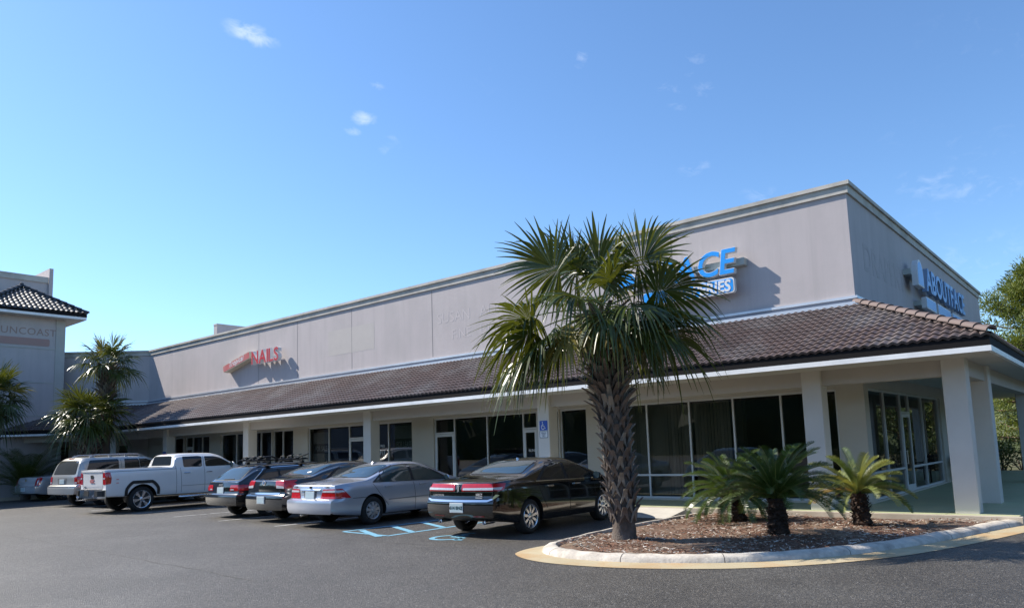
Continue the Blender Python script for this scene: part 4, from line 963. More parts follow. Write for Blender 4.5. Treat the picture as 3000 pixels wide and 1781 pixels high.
K = passat('parked_sedan', 'black sedan with round trunk emblem parked left of the silver sedan', -12.38, -6.40, R_(0.5))
mb = MB(); h_, n_ = K.proj('B', 0.42, 1.2); n_ = n_ if n_.y < 0 else -n_
ex = Vector((1, 0, 0)); ey = n_.cross(ex).normalized(); mb.add([h_ + n_ * 0.012 + ex * 0.085 * math.cos(i * 0.393) + ey * 0.05 * math.sin(i * 0.393) for i in range(16)], [tuple(range(16))]); mb.build('oval_sticker', platew, K.root)
passat('parked_sedan', 'dark sedan mostly hidden between the tan SUV and the pickup truck', -24.9, -5.7, R_(4))

# ---- 4. black estate with roof carriers
K = Car('parked_wagon', 'black station wagon with roof rails and ski carriers on its roof', 'car', -14.98, -6.22, R_(0.5), 4.72, 0.90,
        [(0, 1.0), (0.06, 1.03), (0.3, 1.19), (0.62, 1.37), (0.85, 1.415), (1.5, 1.44), (2.3, 1.445), (2.75, 1.425), (3.1, 1.34), (3.5, 1.18), (3.95, 0.98), (4.4, 0.87), (4.72, 0.7)],
        [(0, 0.93), (0.8, 0.95), (2, 0.945), (3.2, 0.92), (3.9, 0.885), (4.4, 0.78), (4.72, 0.6)],
        [(0, 0.34), (0.35, 0.28), (0.9, 0.22), (4.1, 0.2), (4.72, 0.3)],
        [(0.2, 0.12), (0.34, 0.04), (0.48, 0.0), (0.60, 0.0), (0.65, 0.025), (0.69, 0.07), (0.85, 0.08), (1.0, 0.11), (1.4, 0.14)], [(0.2, 0.1), (0.5, 0), (0.8, 0.15), (1.0, 0.3)], black2, 0.99, 2.76, 0.325, tumble=0.36)
K.wheel((7, 0.02, 0.03, 0.01), 0.212)
K.dlo([(0.50, 0.985), (0.92, 1.29), (1.2, 1.325), (2.2, 1.345), (2.7, 1.325), (3.05, 1.215), (3.6, 0.965), (3.4, 0.935), (2.0, 0.95)],
      [[(0.62, 0.99), (0.96, 1.255), (1.3, 1.295), (1.32, 0.975)], [(1.39, 0.975), (1.38, 1.30), (2.26, 1.315), (2.27, 0.965)], [(2.36, 0.962), (2.35, 1.315), (2.68, 1.295), (3.0, 1.195), (3.45, 0.965)]], None, None, glass_d)
for s_ in 'RL': K.part(K.ribbon(s_, [(3.5, 0.945), (2.0, 0.94), (0.52, 0.965), (0.48, 0.985), (0.88, 1.305), (1.2, 1.34), (2.2, 1.36), (2.7, 1.34)], 0.018, 0.01), 'window_trim', chrome)
K.glasspane('B', [(-0.65, 1.03), (0.65, 1.03), (0.53, 1.345), (-0.53, 1.345)], 'rear_window', glass_r)
K.glasspane('F', [(-0.64, 1.02), (0.64, 1.02), (0.52, 1.31), (-0.52, 1.31)], 'windscreen', glass_d)
K.part(K.rod('B', [(-0.1, 1.05), (0.38, 1.06)], 0.013, 0.02), 'wiper', blackp)
K.lamps([(0.44, 0.745), (0.46, 0.9), (0.84, 0.905), (0.86, 0.745)], [(0.05, 0.745), (0.08, 0.905), (0.40, 0.90), (0.42, 0.76)])
K.lamps([(0.48, 0.765), (0.48, 0.80), (0.62, 0.80), (0.62, 0.765)], None, 'reversing_light', clearl, 0.014, 0.01)
K.part(K.ribbon('B', [(-0.86, 0.655), (0.86, 0.655)], 0.03, 0.01), 'bumper_trim', mat('bumper_gloss', (0.05, 0.05, 0.055), 0.15, coat=1.0))
K.plate(0.755, '', x=0.0); K.handles([1.7, 2.6], 0.855, black2); K.mirror(3.35, 0.955, black2)
K.gaps([[(2.32, 0.94), (2.35, 0.6), (2.35, 0.28)], [(1.28, 0.93), (1.36, 0.7), (1.55, 0.45)], [(3.35, 0.92), (3.38, 0.6), (3.33, 0.3)]])
mb = MB(); h_, n_ = K.proj('B', 0, 0.9)
for i in range(4): mb.lathe([(0, 0.036), (0.008, 0.036), (0.008, 0.028), (0, 0.028)], ((i - 1.5) * 0.05, h_.y - 0.008, 0.885), (0, -1, 0), 18)
mb.build('emblem', chrome, K.root)
for sx in (-1, 1):
    mb = MB(); P = []
    for y in np.arange(0.75, 2.95, 0.1):
        h_, n_ = K.proj('T', sx * 0.545, y); P.append(h_ + Vector((0, 0, 0.05 * math.sin(min(1, (y - 0.75) / 0.25, (2.9 - y) / 0.25 + 0.05) * 1.57))))
    mb.tube(P, 0.015, 8); K.part(mb, 'roof_rail', mat('rail_grey', (0.3, 0.3, 0.31), 0.3, metal=0.8))
for y in (1.15, 2.25):
    mb = MB(); mb.box(-0.62, 0.62, y - 0.025, y + 0.025, 1.50, 1.525)
    for sx in (-1, 1): mb.box(sx * 0.56 - 0.05, sx * 0.56 + 0.05, y - 0.05, y + 0.05, 1.435, 1.499)
    mb.build('cross_bar', blackp, K.root)
for x in (-0.40, -0.02, 0.36):
    mb = MB(); mb.tube([(x, 0.75, 1.55), (x, 2.6, 1.55)], 0.02, 8)
    for y in (0.95, 1.2, 2.2, 2.45):
        mb.box(x - 0.055, x + 0.055, y - 0.07, y + 0.07, 1.535, 1.59); mb.tube([(x - 0.05, y, 1.58), (x - 0.10, y + 0.03, 1.635), (x + 0.02, y + 0.08, 1.65)], 0.018, 6)
    mb.tube([(x, 1.0, 1.57), (x + 0.06, 1.08, 1.63), (x + 0.10, 1.3, 1.645), (x + 0.02, 1.55, 1.57)], 0.024, 7)
    mb.tube([(x + 0.03, 2.2, 1.57), (x + 0.05, 2.45, 1.66), (x + 0.02, 2.62, 1.70)], 0.013, 6)
    mo = mb.build('ski_carrier', blackp, K.root)
    m2 = MB(); m2.obox((x + 0.03, 1.0, 1.62), (0.045, 0.01, 0.01), (-0.01, 0.08, 0.012), (0, -0.002, 0.008)); m2.obox((x + 0.02, 2.3, 1.61), (0.04, 0.01, 0.01), (-0.01, 0.07, 0.012), (0, -0.002, 0.008)); m2.build('clamp', chrome, mo)

# ---- 5. white pickup truck
wht = paint('pearl_paint', (0.80, 0.79, 0.78), 0.25)
K = Car('pickup_truck', 'white crew cab pickup truck with chrome wheels and a tow hitch', 'truck', -21.68, -6.84, R_(0.5), 6.0, 1.015,
        [(0, 1.40), (0.1, 1.42), (2.26, 1.425), (2.29, 1.52), (2.34, 1.76), (2.44, 1.85), (2.9, 1.885), (3.7, 1.875), (4.05, 1.80), (4.35, 1.62), (4.75, 1.38), (5.0, 1.29), (5.6, 1.2), (6.0, 0.98)],
        [(0, 1.34), (2.2, 1.37), (2.6, 1.36), (4.5, 1.33), (5.0, 1.22), (5.7, 1.1), (6.0, 0.9)],
        [(0, 0.52), (0.6, 0.50), (1.2, 0.47), (5.2, 0.45), (6.0, 0.5)],
        [(0.3, 0.0), (0.6, 0.06), (0.74, 0.08), (1.3, 0.06), (1.39, 0.045), (1.45, 0.07)], [(0.2, 0.1), (0.5, 0), (0.8, 0.1), (1.2, 0.25)], wht, 1.22, 3.75, 0.405, tumble=0.26, wcut=0.085, tail_k=0.03, tail_len=0.25, cap=0.02, nose_k=0.2)
K.wheel((6, 0.022, 0.032, 0.03, 0.13), 0.285, 0.27, rimm=rimc)
K.part(K.patch('T', [(-0.80, 0.12), (0.80, 0.12), (0.80, 2.2), (-0.80, 2.2)], 0.003, 0.02), 'cargo_bed', blackp)
for mode in 'RL':
    K.part(K.patch(mode, [(2.62, 1.39), (2.60, 1.75), (3.20, 1.76), (3.30, 1.74), (3.28, 1.39)], 0.006, 0.05), 'side_window', glass_d)
    K.part(K.patch(mode, [(3.42, 1.385), (3.40, 1.745), (3.75, 1.74), (3.98, 1.68), (4.5, 1.40)], 0.006, 0.05), 'side_window', glass_d)
    mb = MB(); pts = [(1.22 + 0.52 * math.cos(a), 0.405 + 0.56 * math.sin(a)) for a in np.linspace(-0.1, math.pi + 0.25, 26)]
    pts = [(1.22 + max(-0.52, min(0.52, 0.60 * math.cos(a))), 0.405 + min(0.56, 0.66 * math.sin(a))) for a in np.linspace(-0.15, math.pi + 0.15, 30)]
    K.ribbon(mode, pts, 0.10, 0.022, mb); K.part(mb, 'wheel_arch_trim', blackp)
    mb = MB(); pts = [(4.97 + max(-0.52, min(0.52, 0.60 * math.cos(a))), 0.405 + min(0.56, 0.66 * math.sin(a))) for a in np.linspace(-0.15, math.pi + 0.15, 30)]
    K.ribbon(mode, pts, 0.10, 0.022, mb); K.part(mb, 'wheel_arch_trim', blackp)
    K.part(K.ribbon(mode, [(2.55, 0.76), (4.3, 0.78)], 0.02, 0.012), 'side_moulding', mat('moulding2', (0.36, 0.36, 0.37), 0.4))
    sx = 1 if mode == 'R' else -1
    mb = MB(); mb.tube([(sx * 0.98, 2.45, 0.40), (sx * 1.02, 2.55, 0.39), (sx * 1.02, 4.3, 0.39), (sx * 0.98, 4.4, 0.40)], 0.045, 10); mb.build('side_step', chrome, K.root, smooth=True)
K.glasspane('B', [(-0.70, 1.46), (0.70, 1.46), (0.62, 1.775), (-0.62, 1.775)], 'rear_window', glass_d, 0.05)
K.glasspane('F', [(-0.72, 1.42), (0.72, 1.42), (0.6, 1.74), (-0.6, 1.74)], 'windscreen', glass_d)
mb = MB(); mb.box(-0.13, 0.13, 2.40, 2.47, 1.80, 1.845); mb.build('brake_light', redl, K.root)
mb = MB(); mb.box(-0.035, 0.035, 2.36, 2.385, 1.62, 1.79); mb.build('window_decal', platew, K.root)
K.handles([2.72, 3.52], 1.20, chrome); K.mirror(4.35, 1.40, wht, 0.13)
K.gaps([[(2.34, 1.44), (2.36, 0.9), (2.36, 0.5)], [(2.50, 1.38), (2.53, 0.9), (2.53, 0.55)], [(3.35, 1.75), (3.37, 0.9), (3.37, 0.55)], [(4.42, 1.3), (4.4, 0.7), (4.36, 0.55)], [(2.36, 1.345), (0.12, 1.33)]])
K.lamps([(0.80, 0.93), (0.80, 1.30), (0.98, 1.32), (1.0, 0.93)], [(0.05, 0.93), (0.05, 1.32), (0.20, 1.31), (0.24, 1.15), (0.22, 0.95)], r=0.03)
K.lamps([(0.83, 1.10), (0.83, 1.15), (0.95, 1.15), (0.95, 1.10)], None, 'reversing_light', clearl, 0.016, 0.01)
for mode in 'RL':
    for zz in (0.97, 1.08): K.part(K.ribbon(mode, [(0.38, zz), (0.46, zz)], 0.025, 0.006), 'reflection_marker', mat('marker', (0.6, 0.16, 0.13), 0.3))
K.part(K.ribbon('B', [(-0.78, 1.33), (-0.775, 0.80), (0.775, 0.80), (0.78, 1.33)], 0.014, 0.003), 'tailgate_gap', gapm); K.part(K.rod('B', [(-0.78, 1.345), (0.78, 1.345)], 0.018, -0.004), 'tailgate_lip', wht)
K.part(K.ribbon('B', [(-0.77, 1.295), (0.0, 1.27), (0.77, 1.295)], 0.012, 0.004), 'tailgate_crease', mat('crease', (0.5, 0.5, 0.51), 0.3)); K.part(K.ribbon('B', [(-0.77, 0.875), (0.0, 0.855), (0.77, 0.875)], 0.012, 0.004), 'tailgate_crease', mat('crease', (0.5, 0.5, 0.51), 0.3))
K.part(K.patch('B', [(-0.12, 1.11), (0.12, 1.11), (0.12, 1.23), (-0.12, 1.23)], 0.01, 0.02), 'tailgate_handle', blackp)
mb = MB(); h_, n_ = K.proj('B', 0, 1.03); place_text(mb, 'GMC', 0.15, (0, h_.y - 0.012, 0.985), (1, 0, 0), (0, 0, 1), 0.01, 0.006); mb.build('badge', mat('badge_red', (0.50, 0.18, 0.18), 0.4), K.root)
mb = MB(); h_, n_ = K.proj('B', -0.55, 0.84); place_text(mb, 'SIERRA', 0.06, (-0.56, h_.y - 0.01, 0.82), (1, 0, 0), (0, 0, 1), 0.004, 0.002); mb.build('badge', alloy, K.root)
mb = MB(); bp_ = [(-1.0, 0.08), (-0.97, -0.02), (-0.80, -0.10), (-0.4, -0.12), (0.4, -0.12), (0.80, -0.10), (0.97, -0.02), (1.0, 0.08), (0.7, 0.12), (-0.7, 0.12)]
mb.prism(bp_, lambda u, v, d: (u, v, d), 0.50, 0.765); bo = mb.build('rear_bumper', chrome, K.root)
mb = MB(); mb.prism([(-0.78, 0.05), (-0.78, -0.105), (-0.4, -0.128), (0.4, -0.128), (0.78, -0.105), (0.78, 0.05)], lambda u, v, d: (u, v, d), 0.766, 0.775); mb.build('step_pad', blackp, bo)
mb = MB(); mb.box(-0.19, 0.19, -0.128, -0.119, 0.57, 0.74); mb.build('plate_recess', blackp, bo)
for sx in (-1, 1):
    mb = MB(); mb.prism([(0.62, -0.125), (0.82, -0.108), (0.98, -0.03), (1.005, 0.05), (0.90, 0.05)], lambda u, v, d: (sx * u, v - 0.004, d), 0.56, 0.74); mb.build('bumper_corner', blackp, bo, recalc=True)
mb = MB(); mb.box(-0.06, 0.06, -0.20, 0.2, 0.42, 0.50); mb.box(-0.035, 0.035, -0.42, -0.2, 0.44, 0.475); mb.lathe([(0, 0.018), (0.05, 0.018), (0.06, 0.03), (0.085, 0.034), (0.11, 0.022), (0.115, 0)], (0, -0.38, 0.475), (0, 0, 1), 14); mb.build('tow_hitch', chrome, K.root)
mb = MB(); mb.tube([(-0.86, 1.22, 0.40), (0.86, 1.22, 0.40)], 0.05, 8); mb.lathe([(-0.15, 0.0), (-0.13, 0.12), (0, 0.15), (0.13, 0.12), (0.15, 0)], (0, 1.22, 0.40), (0, 1, 0), 14); mb.build('axle', blackp, K.root)

# ---- 6. tan SUV
tan = paint('pale_gold_paint', (0.50, 0.485, 0.45), 0.28, 0.35)
K = Car('parked_suv', 'pale silver SUV with roof rails and dark tinted side windows', 'car', -27.3, -5.95, R_(9), 5.22, 1.0,
        [(0, 1.80), (0.15, 1.85), (0.6, 1.885), (2.0, 1.90), (3.0, 1.87), (3.4, 1.76), (3.75, 1.52), (4.05, 1.30), (4.6, 1.2), (5.22, 1.0)],
        [(0, 1.18), (0.8, 1.2), (3.8, 1.17), (4.4, 1.08), (5.22, 0.85)],
        [(0, 0.46), (0.6, 0.42), (1.2, 0.36), (4.5, 0.34), (5.22, 0.45)],
        [(0.3, 0.08), (0.5, 0.0), (0.72, 0.0), (0.78, 0.02), (0.82, 0.10), (1.15, 0.12), (1.25, 0.15), (1.6, 0.27), (1.85, 0.42)], [(0.2, 0.1), (0.5, 0), (0.8, 0.1), (1.2, 0.25)], tan, 1.15, 3.02, 0.385, tumble=0.24, wcut=0.07, tail_k=0.06, tail_len=0.4, cap=0.06, nose_k=0.22)
K.wheel((6, 0.03, 0.045, 0.02), 0.235, 0.26)
for mode in 'RL':
    K.part(K.patch(mode, [(0.42, 1.22), (0.62, 1.74), (1.78, 1.765), (1.72, 1.22)], 0.006, 0.07), 'side_window', glass_d)
    K.part(K.patch(mode, [(1.98, 1.22), (2.02, 1.765), (2.62, 1.765), (2.64, 1.22)], 0.006, 0.05), 'side_window', glass_d)
    K.part(K.patch(mode, [(2.66, 1.22), (2.64, 1.765), (2.95, 1.75), (3.25, 1.64), (3.78, 1.24)], 0.006, 0.05), 'side_window', glass_d)
K.glasspane('B', [(-0.76, 1.235), (0.76, 1.235), (0.66, 1.735), (-0.66, 1.735)], 'rear_window', mat('suv_rear_glass', (0.05, 0.05, 0.045), 0.06, spec=1.0), 0.08)
K.glasspane('F', [(-0.7, 1.36), (0.7, 1.36), (0.6, 1.7), (-0.6, 1.7)], 'windscreen', glass_d)
mb = MB(); mb.box(-0.14, 0.14, 0.36, 0.42, 1.80, 1.835); mb.build('brake_light', redl, K.root)
K.lamps([(0.78, 0.86), (0.76, 1.14), (0.95, 1.15), (0.97, 0.86)], [(0.05, 0.86), (0.10, 1.15), (0.28, 1.14), (0.33, 0.88)], r=0.04)
K.lamps([(0.80, 0.885), (0.80, 0.945), (0.92, 0.945), (0.92, 0.885)], None, 'reversing_light', clearl, 0.014, 0.01)
K.part(K.patch('B', [(-0.30, 0.86), (0.30, 0.86), (0.34, 1.09), (-0.34, 1.09)], 0.004, 0.05), 'plate_recess', mat('recess2', (0.18, 0.175, 0.165), 0.5)); K.plate(0.96, '')
K.part(K.rod('B', [(-0.95, 0.775), (0.95, 0.775)], 0.02, 0.0), 'bumper_lip', tan); K.handles([2.2, 2.85], 1.08, tan); K.mirror(3.55, 1.25, tan, 0.12)
K.gaps([[(1.86, 1.75), (1.88, 0.9), (1.95, 0.5)], [(2.65, 1.75), (2.66, 0.9), (2.66, 0.5)], [(3.75, 1.15), (3.74, 0.8), (3.7, 0.5)]])
for sx in (-1, 1):
    mb = MB(); P = []
    for y in np.arange(0.72, 3.0, 0.12):
        h_, n_ = K.proj('T', sx * 0.60, y); P.append(h_ + Vector((0, 0, 0.085 * math.sin(min(1, (y - 0.70) / 0.3, (3.0 - y) / 0.3) * 1.57))))
    mb.tube(P, 0.025, 8)
    for y in (0.85, 1.55, 2.2, 2.8): mb.box(sx * 0.60 - 0.02, sx * 0.60 + 0.02, y - 0.05, y + 0.05, 1.84, 1.95)
    K.part(mb, 'roof_rail', mat('rail_silver', (0.5, 0.5, 0.52), 0.3, metal=0.7))

# ---- 7. silver luxury sedan with vertical lamps (far left)
pearl = paint('light_silver_paint', (0.52, 0.53, 0.55), 0.27, 0.35)
K = Car('parked_sedan', 'light silver sedan with slim vertical red tail lamps at far left', 'car', -34.4, -4.9, R_(10), 5.27, 0.95,
        [(0, 1.09), (0.25, 1.115), (0.8, 1.13), (1.05, 1.15), (1.45, 1.28), (1.95, 1.425), (2.4, 1.465), (2.9, 1.45), (3.3, 1.37), (3.75, 1.2), (4.25, 1.02), (4.9, 0.92), (5.27, 0.75)],
        [(0, 1.02), (0.8, 1.04), (2, 1.0), (3.4, 0.97), (4.2, 0.93), (4.9, 0.83), (5.27, 0.65)],
        [(0, 0.34), (0.35, 0.28), (0.9, 0.23), (4.6, 0.22), (5.27, 0.3)],
        [(0.2, 0.10), (0.34, 0.03), (0.48, 0.0), (0.64, 0.0), (0.69, 0.02), (0.72, 0.06), (0.9, 0.10), (1.05, 0.17), (1.1, 0.22), (1.15, 0.3)], [(0.2, 0.1), (0.5, 0), (0.8, 0.15), (1.0, 0.3)], pearl, 1.27, 2.94, 0.335)
K.wheel((7, 0.03, 0.04, 0.01), 0.21)
K.dlo([(1.4, 1.01), (1.8, 1.27), (2.1, 1.36), (2.5, 1.39), (2.95, 1.37), (3.3, 1.25), (3.9, 1.0), (3.7, 0.975), (2.5, 0.99)], [[(1.5, 1.02), (1.86, 1.24), (2.12, 1.325), (2.52, 1.355), (2.53, 1.01)], [(2.63, 1.005), (2.62, 1.355), (2.94, 1.335), (3.24, 1.23), (3.72, 1.0)]], None, None, glass_t)
K.glasspane('B', [(-0.68, 1.17), (0.68, 1.17), (0.55, 1.39), (-0.55, 1.39)], 'rear_window', glass_r); K.glasspane('F', [(-0.66, 1.07), (0.66, 1.07), (0.54, 1.34), (-0.54, 1.34)], 'windscreen', glass_d)
K.lamps([(0.74, 0.70), (0.74, 1.06), (0.84, 1.065), (0.84, 0.70)], [(0.05, 0.70), (0.22, 1.065), (0.32, 1.065), (0.16, 0.70)])
K.part(K.rod('B', [(-0.9, 0.675), (0.9, 0.675)], 0.014, 0.004), 'bumper_trim', chrome)
mb = MB(); h_, n_ = K.proj('B', 0, 0.95); mb.lathe([(0, 0.05), (0.012, 0.05), (0.012, 0.0)], (0, h_.y - 0.01, 0.95), (0, -1, 0), 20); mb.build('emblem', mat('gold', (0.5, 0.38, 0.15), 0.3, metal=0.8), K.root)
K.handles([1.95, 2.95], 0.90, chrome); K.mirror(3.7, 1.0, pearl); K.gaps([[(2.57, 0.98), (2.6, 0.6), (2.6, 0.3)], [(1.46, 0.97), (1.6, 0.7), (1.75, 0.45)]]); K.plate(0.55, '')
# ================================================================ PLANTS
palm_leaf = leaf_mat('palm_leaf', (0.036, 0.054, 0.010), (0.058, 0.080, 0.013), 0.32, 0.15, (0.20, 0.22, 0.02))
palm_dead = leaf_mat('palm_leaf_yellowing', (0.16, 0.16, 0.03), (0.24, 0.18, 0.05), 0.5, 0.3, (0.35, 0.30, 0.05))
stalk = mat('palm_stalk', (0.12, 0.17, 0.035), 0.4, c2=(0.18, 0.2, 0.06), scale=3)
bark = mat('palm_bark', (0.135, 0.105, 0.085), 0.9, c2=(0.065, 0.05, 0.04), scale=5, bump=0.8, bscale=35, stretch=(1, 1, 0.4), c3=(0.22, 0.19, 0.17), scale3=2.5, amt3=0.5)
boot = mat('palm_boot', (0.165, 0.135, 0.115), 0.8, c2=(0.085, 0.067, 0.057), scale=4, bump=0.5, bscale=60, c3=(0.20, 0.115, 0.065), scale3=1.5, amt3=0.7)
boot_pale = mat('palm_boot_pale', (0.30, 0.265, 0.22), 0.75, c2=(0.17, 0.145, 0.12), scale=6, bump=0.4)

def fan_frond(mb, base, az, el, pet, blade, r, n=44, droop=0.30, mi=0, roll=0.0, cup=0.22, stiff=0.7, spread=128):
    f = Vector((math.cos(az) * math.cos(el), math.sin(az) * math.cos(el), math.sin(el)))
    g = Vector((0, 0, -1)); P = []; 
    for i in range(7):
        t = i / 6; P.append(base + f * pet * t + g * 0.13 * pet * t * t * (0.4 + math.cos(el)))
    mb.tube(P, [0.018 - 0.010 * i / 6 for i in range(7)], 5, 2)
    fd = (P[-1] - P[-2]).normalized(); s = fd.cross(Vector((0, 0, 1)))
    if s.length < 0.1: s = Vector((math.sin(az), -math.cos(az), 0))
    s.normalize(); q = Quaternion(fd, roll); s = q @ s; nm = s.cross(fd).normalized(); hub = P[-1]
    cost = 0.24 * blade     # costa: the stalk runs on into the blade
    for k in range(n):
        u = -1 + 2 * (k + 0.5) / n; th = R_(spread) * u; a = abs(u)
        d = fd * math.cos(th) + s * math.sin(th); L_ = blade * (0.72 + 0.33 * math.cos(th * 0.8)) * r.uniform(0.9, 1.06)
        org = hub + fd * cost * (1 - a) ** 1.3 - nm * 0.0
        dn = (nm * cup * (a ** 1.5) + nm * r.uniform(-0.05, 0.05)); d = (d + dn).normalized()
        wv = nm.cross(d).normalized(); tw = Quaternion(d, r.uniform(-0.7, 0.7)); wv = tw @ wv; dth = R_(spread) * 2 / n
        dr = droop * r.uniform(0.35, 1.9) + (0.25 if r.random() < 0.2 else 0) * (1.0 + 0.8 * max(0, -d.z)); pr = None; vs = []; fs = []
        bend = r.uniform(-1, 1); ns = 6
        for j in range(ns + 1):
            t = j / ns; sag = dr * L_ * max(0, t - 0.30) ** 1.9 * 1.7
            p = org + d * L_ * t * (1 - 0.10 * dr * t) + g * sag + wv * (0.05 * L_ * bend * t * t)
            w = min(L_ * t * dth * 0.55 + 0.004, 0.029) * (1 if t < 0.45 else max(0.05, (1 - t) / 0.55) ** 0.75)
            vs += [p - wv * w, p + wv * w]
        mb.add(vs, [(2 * j, 2 * j + 1, 2 * j + 3, 2 * j + 2) for j in range(ns)], mi)
def palm_trunk(h, r0, r1, lean, seed, boots_from, mbk, mbb, big=1.0, rows_gap=0.125, flare_top=0.0):
    r = random.Random(seed); n = 22; rows = []
    nz = int(h / 0.09)
    C = lambda z: Vector((lean[0] * (z / h) ** 1.5 * h, lean[1] * (z / h) ** 1.5 * h, z))
    RR = lambda z: (r0 + (r1 - r0) * z / h) * (1 + 0.16 * max(0, 1 - z / 0.35) ** 2 + flare_top * max(0, (z / h - 0.6) / 0.4))
    for i in range(nz + 1):
        z = h * i / nz; rows.append([C(z) + Vector((math.cos(6.2832 * k / n), math.sin(6.2832 * k / n), 0)) * RR(z) * (1 + 0.05 * r.uniform(-1, 1)) for k in range(n + 1)])
        rows[-1][n] = rows[-1][0]
    mbk.grid(rows)
    z = boots_from; i = 0
    while z < h - 0.02:
        m_ = 7 if z / h < 0.56 else 9
        for k in range(m_):
            a = 2 * math.pi * (k + 0.5 * (i % 2)) / m_ + r.uniform(-0.12, 0.12); top = z / h > 0.56
            od = Vector((math.cos(a), math.sin(a), 0)); td = Vector((-math.sin(a), math.cos(a), 0)); c0 = C(z) + od * RR(z) * 0.99
            hw = math.pi * RR(z) / m_ * 1.02; L_ = (r.uniform(0.18, 0.24) if not top else r.uniform(0.18, 0.32)) * big; out = (0.72 if not top else r.uniform(0.8, 1.45)); out *= r.uniform(0.8, 1.2)
            zz = Vector((0, 0, 1)); tip = c0 + zz * L_ * 0.80 + od * L_ * out * 0.8; mi = 1 if r.random() < (0.4 if top else 0.25) else 0
            th = od * 0.028 * big; wt = 0.030 * big * r.uniform(0.8, 1.2)
            # two legs that merge into a stub (inverted V)
            for sg in (-1, 1):
                b0 = c0 + td * sg * hw * 0.98 - zz * 0.10 * big - od * 0.01; b1 = c0 + td * sg * hw * 0.30 - zz * 0.02 * big
                m0 = c0 + td * sg * wt * 1.5 + zz * L_ * 0.36 + od * L_ * out * 0.26; m1 = c0 + zz * L_ * 0.22 + od * L_ * out * 0.22
                t0 = tip + td * sg * wt; t1 = tip
                vs = [b0, b1, m0, m1, t0, t1]; vs2 = [v + th for v in vs]
                mbb.add(vs + vs2, [(0, 1, 3, 2), (2, 3, 5, 4), (6, 8, 9, 7), (8, 10, 11, 9), (0, 2, 8, 6), (2, 4, 10, 8), (1, 7, 9, 3), (3, 9, 11, 5), (4, 5, 11, 10), (0, 6, 7, 1)], mi)
        z += rows_gap * (1.0 if z / h < 0.56 else 0.6) * big; i += 1
    return C(h), RR(h)
def fan_palm(name, label, loc, h, r0, r1, lean, seed, fronds, group=None, nleaf=44, boots=0.35, big=1.0, flare=0.0, gap=0.125):
    t = thing(name, label, 'palm tree', loc, 0, group); mk, mb_ = MB(), MB(); top, rt = palm_trunk(h, r0, r1, lean, seed, boots, mk, mb_, big, gap, flare)
    tr = mk.build('trunk', bark, t, smooth=True); mb_.build('leaf_bases', [boot, boot_pale], tr)
    r = random.Random(seed + 1); mc = MB()
    for az, el, pet, bl, dr, mi, *ro in fronds(r): fan_frond(mc, top + Vector((math.cos(az), math.sin(az), 0)) * rt * 0.5 + Vector((0, 0, 0.05 + 0.25 * max(0, math.sin(el)))), az, el, pet, bl, r, nleaf, dr, mi, ro[0] if ro and ro[0] is not None else r.uniform(-0.5, 0.5))
    mc.build('crown', [palm_leaf, palm_dead, stalk], t)
    return t
RIGHT = math.atan2(0.644, 0.764)      # azimuth of 'right' in plan
def main_fronds(r):
    L_ = []
    A = lambda deg: RIGHT + R_(deg)     # 0 right, 90 away, 180 left, 270 towards the viewer
    spec = [(172, 50, 0.85, 1.05, 0.16, 0), (150, 62, 0.60, 0.98, 0.16, 0), (184, 6, 1.05, 0.92, 0.38, 0), (198, -8, 1.12, 0.86, 0.50, 0), (176, -20, 1.1, 0.85, 0.55, 0), (206, -18, 0.95, 0.76, 0.55, 0),
            (110, 66, 0.50, 0.98, 0.14, 0), (262, 74, 0.36, 0.92, 0.16, 0), (40, 64, 0.62, 0.98, 0.16, 0), (10, 52, 0.95, 1.05, 0.16, 0), (-4, 24, 0.9, 1.0, 0.30, 0), (-16, 4, 0.85, 0.95, 0.40, 0), (8, -12, 0.85, 0.9, 0.46, 0), (-28, -14, 0.7, 0.76, 0.52, 0),
            (62, 35, 0.7, 1.0, 0.28, 0), (122, 30, 0.7, 1.0, 0.28, 0), (92, 2, 0.7, 0.92, 0.42, 0), (45, -18, 0.65, 0.82, 0.55, 0), (140, -15, 0.7, 0.82, 0.55, 0),
            (282, 46, 0.42, 0.80, 0.40, 0), (238, 16, 0.55, 0.84, 0.5, 0), (304, 6, 0.55, 0.84, 0.5, 0), (268, -8, 0.5, 0.70, 0.55, 0), (226, -24, 0.6, 0.66, 0.6, 1), (318, -18, 0.5, 0.68, 0.55, 0), (192, -30, 0.9, 0.62, 0.6, 0),
            (160, -30, 0.6, 0.66, 0.6, 0), (80, -30, 0.5, 0.66, 0.6, 0), (15, -32, 0.6, 0.64, 0.6, 0), (258, -32, 0.42, 0.56, 0.6, 0), (340, -34, 0.5, 0.6, 0.6, 0), (292, -28, 0.42, 0.56, 0.65, 1)]
    ROLL = {0: 1.25, 1: 0.9, 2: 0.7, 3: 0.8, 7: -0.7, 8: -0.9, 9: -1.25, 10: -1.0, 12: -0.8}   # blades twist on their stalks
    for i, (dg, el, p, b, d, mi) in enumerate(spec): L_.append((A(dg) + r.uniform(-.06, .06), R_(el), p, b, d, mi, ROLL.get(i)))
    return L_
def round_fronds(sc, n, lo=-45, hi=78, yel=0.06):
    def fn(r):
        out = []
        for i in range(n):
            el = lo + (hi - lo) * ((i + 0.5) / n) ** 0.9
            out.append((i * 2.4 + r.uniform(-.2, .2), R_(el), sc * r.uniform(0.36, 0.5), sc * r.uniform(0.58, 0.72), 0.6 - 0.5 * (el - lo) / (hi - lo), 1 if r.random() < yel else 0))
        return out
    return fn
fan_palm('fan_palm', 'large cabbage palm with rough criss-cross trunk on the mulched island', (-2.05, -7.11, 0.06), 3.76, 0.185, 0.20, (-0.012, -0.09), 11, main_fronds, None, 48, 0.40, 1.0, 0.12, 0.135)
G_ = 'palms by the far tower'
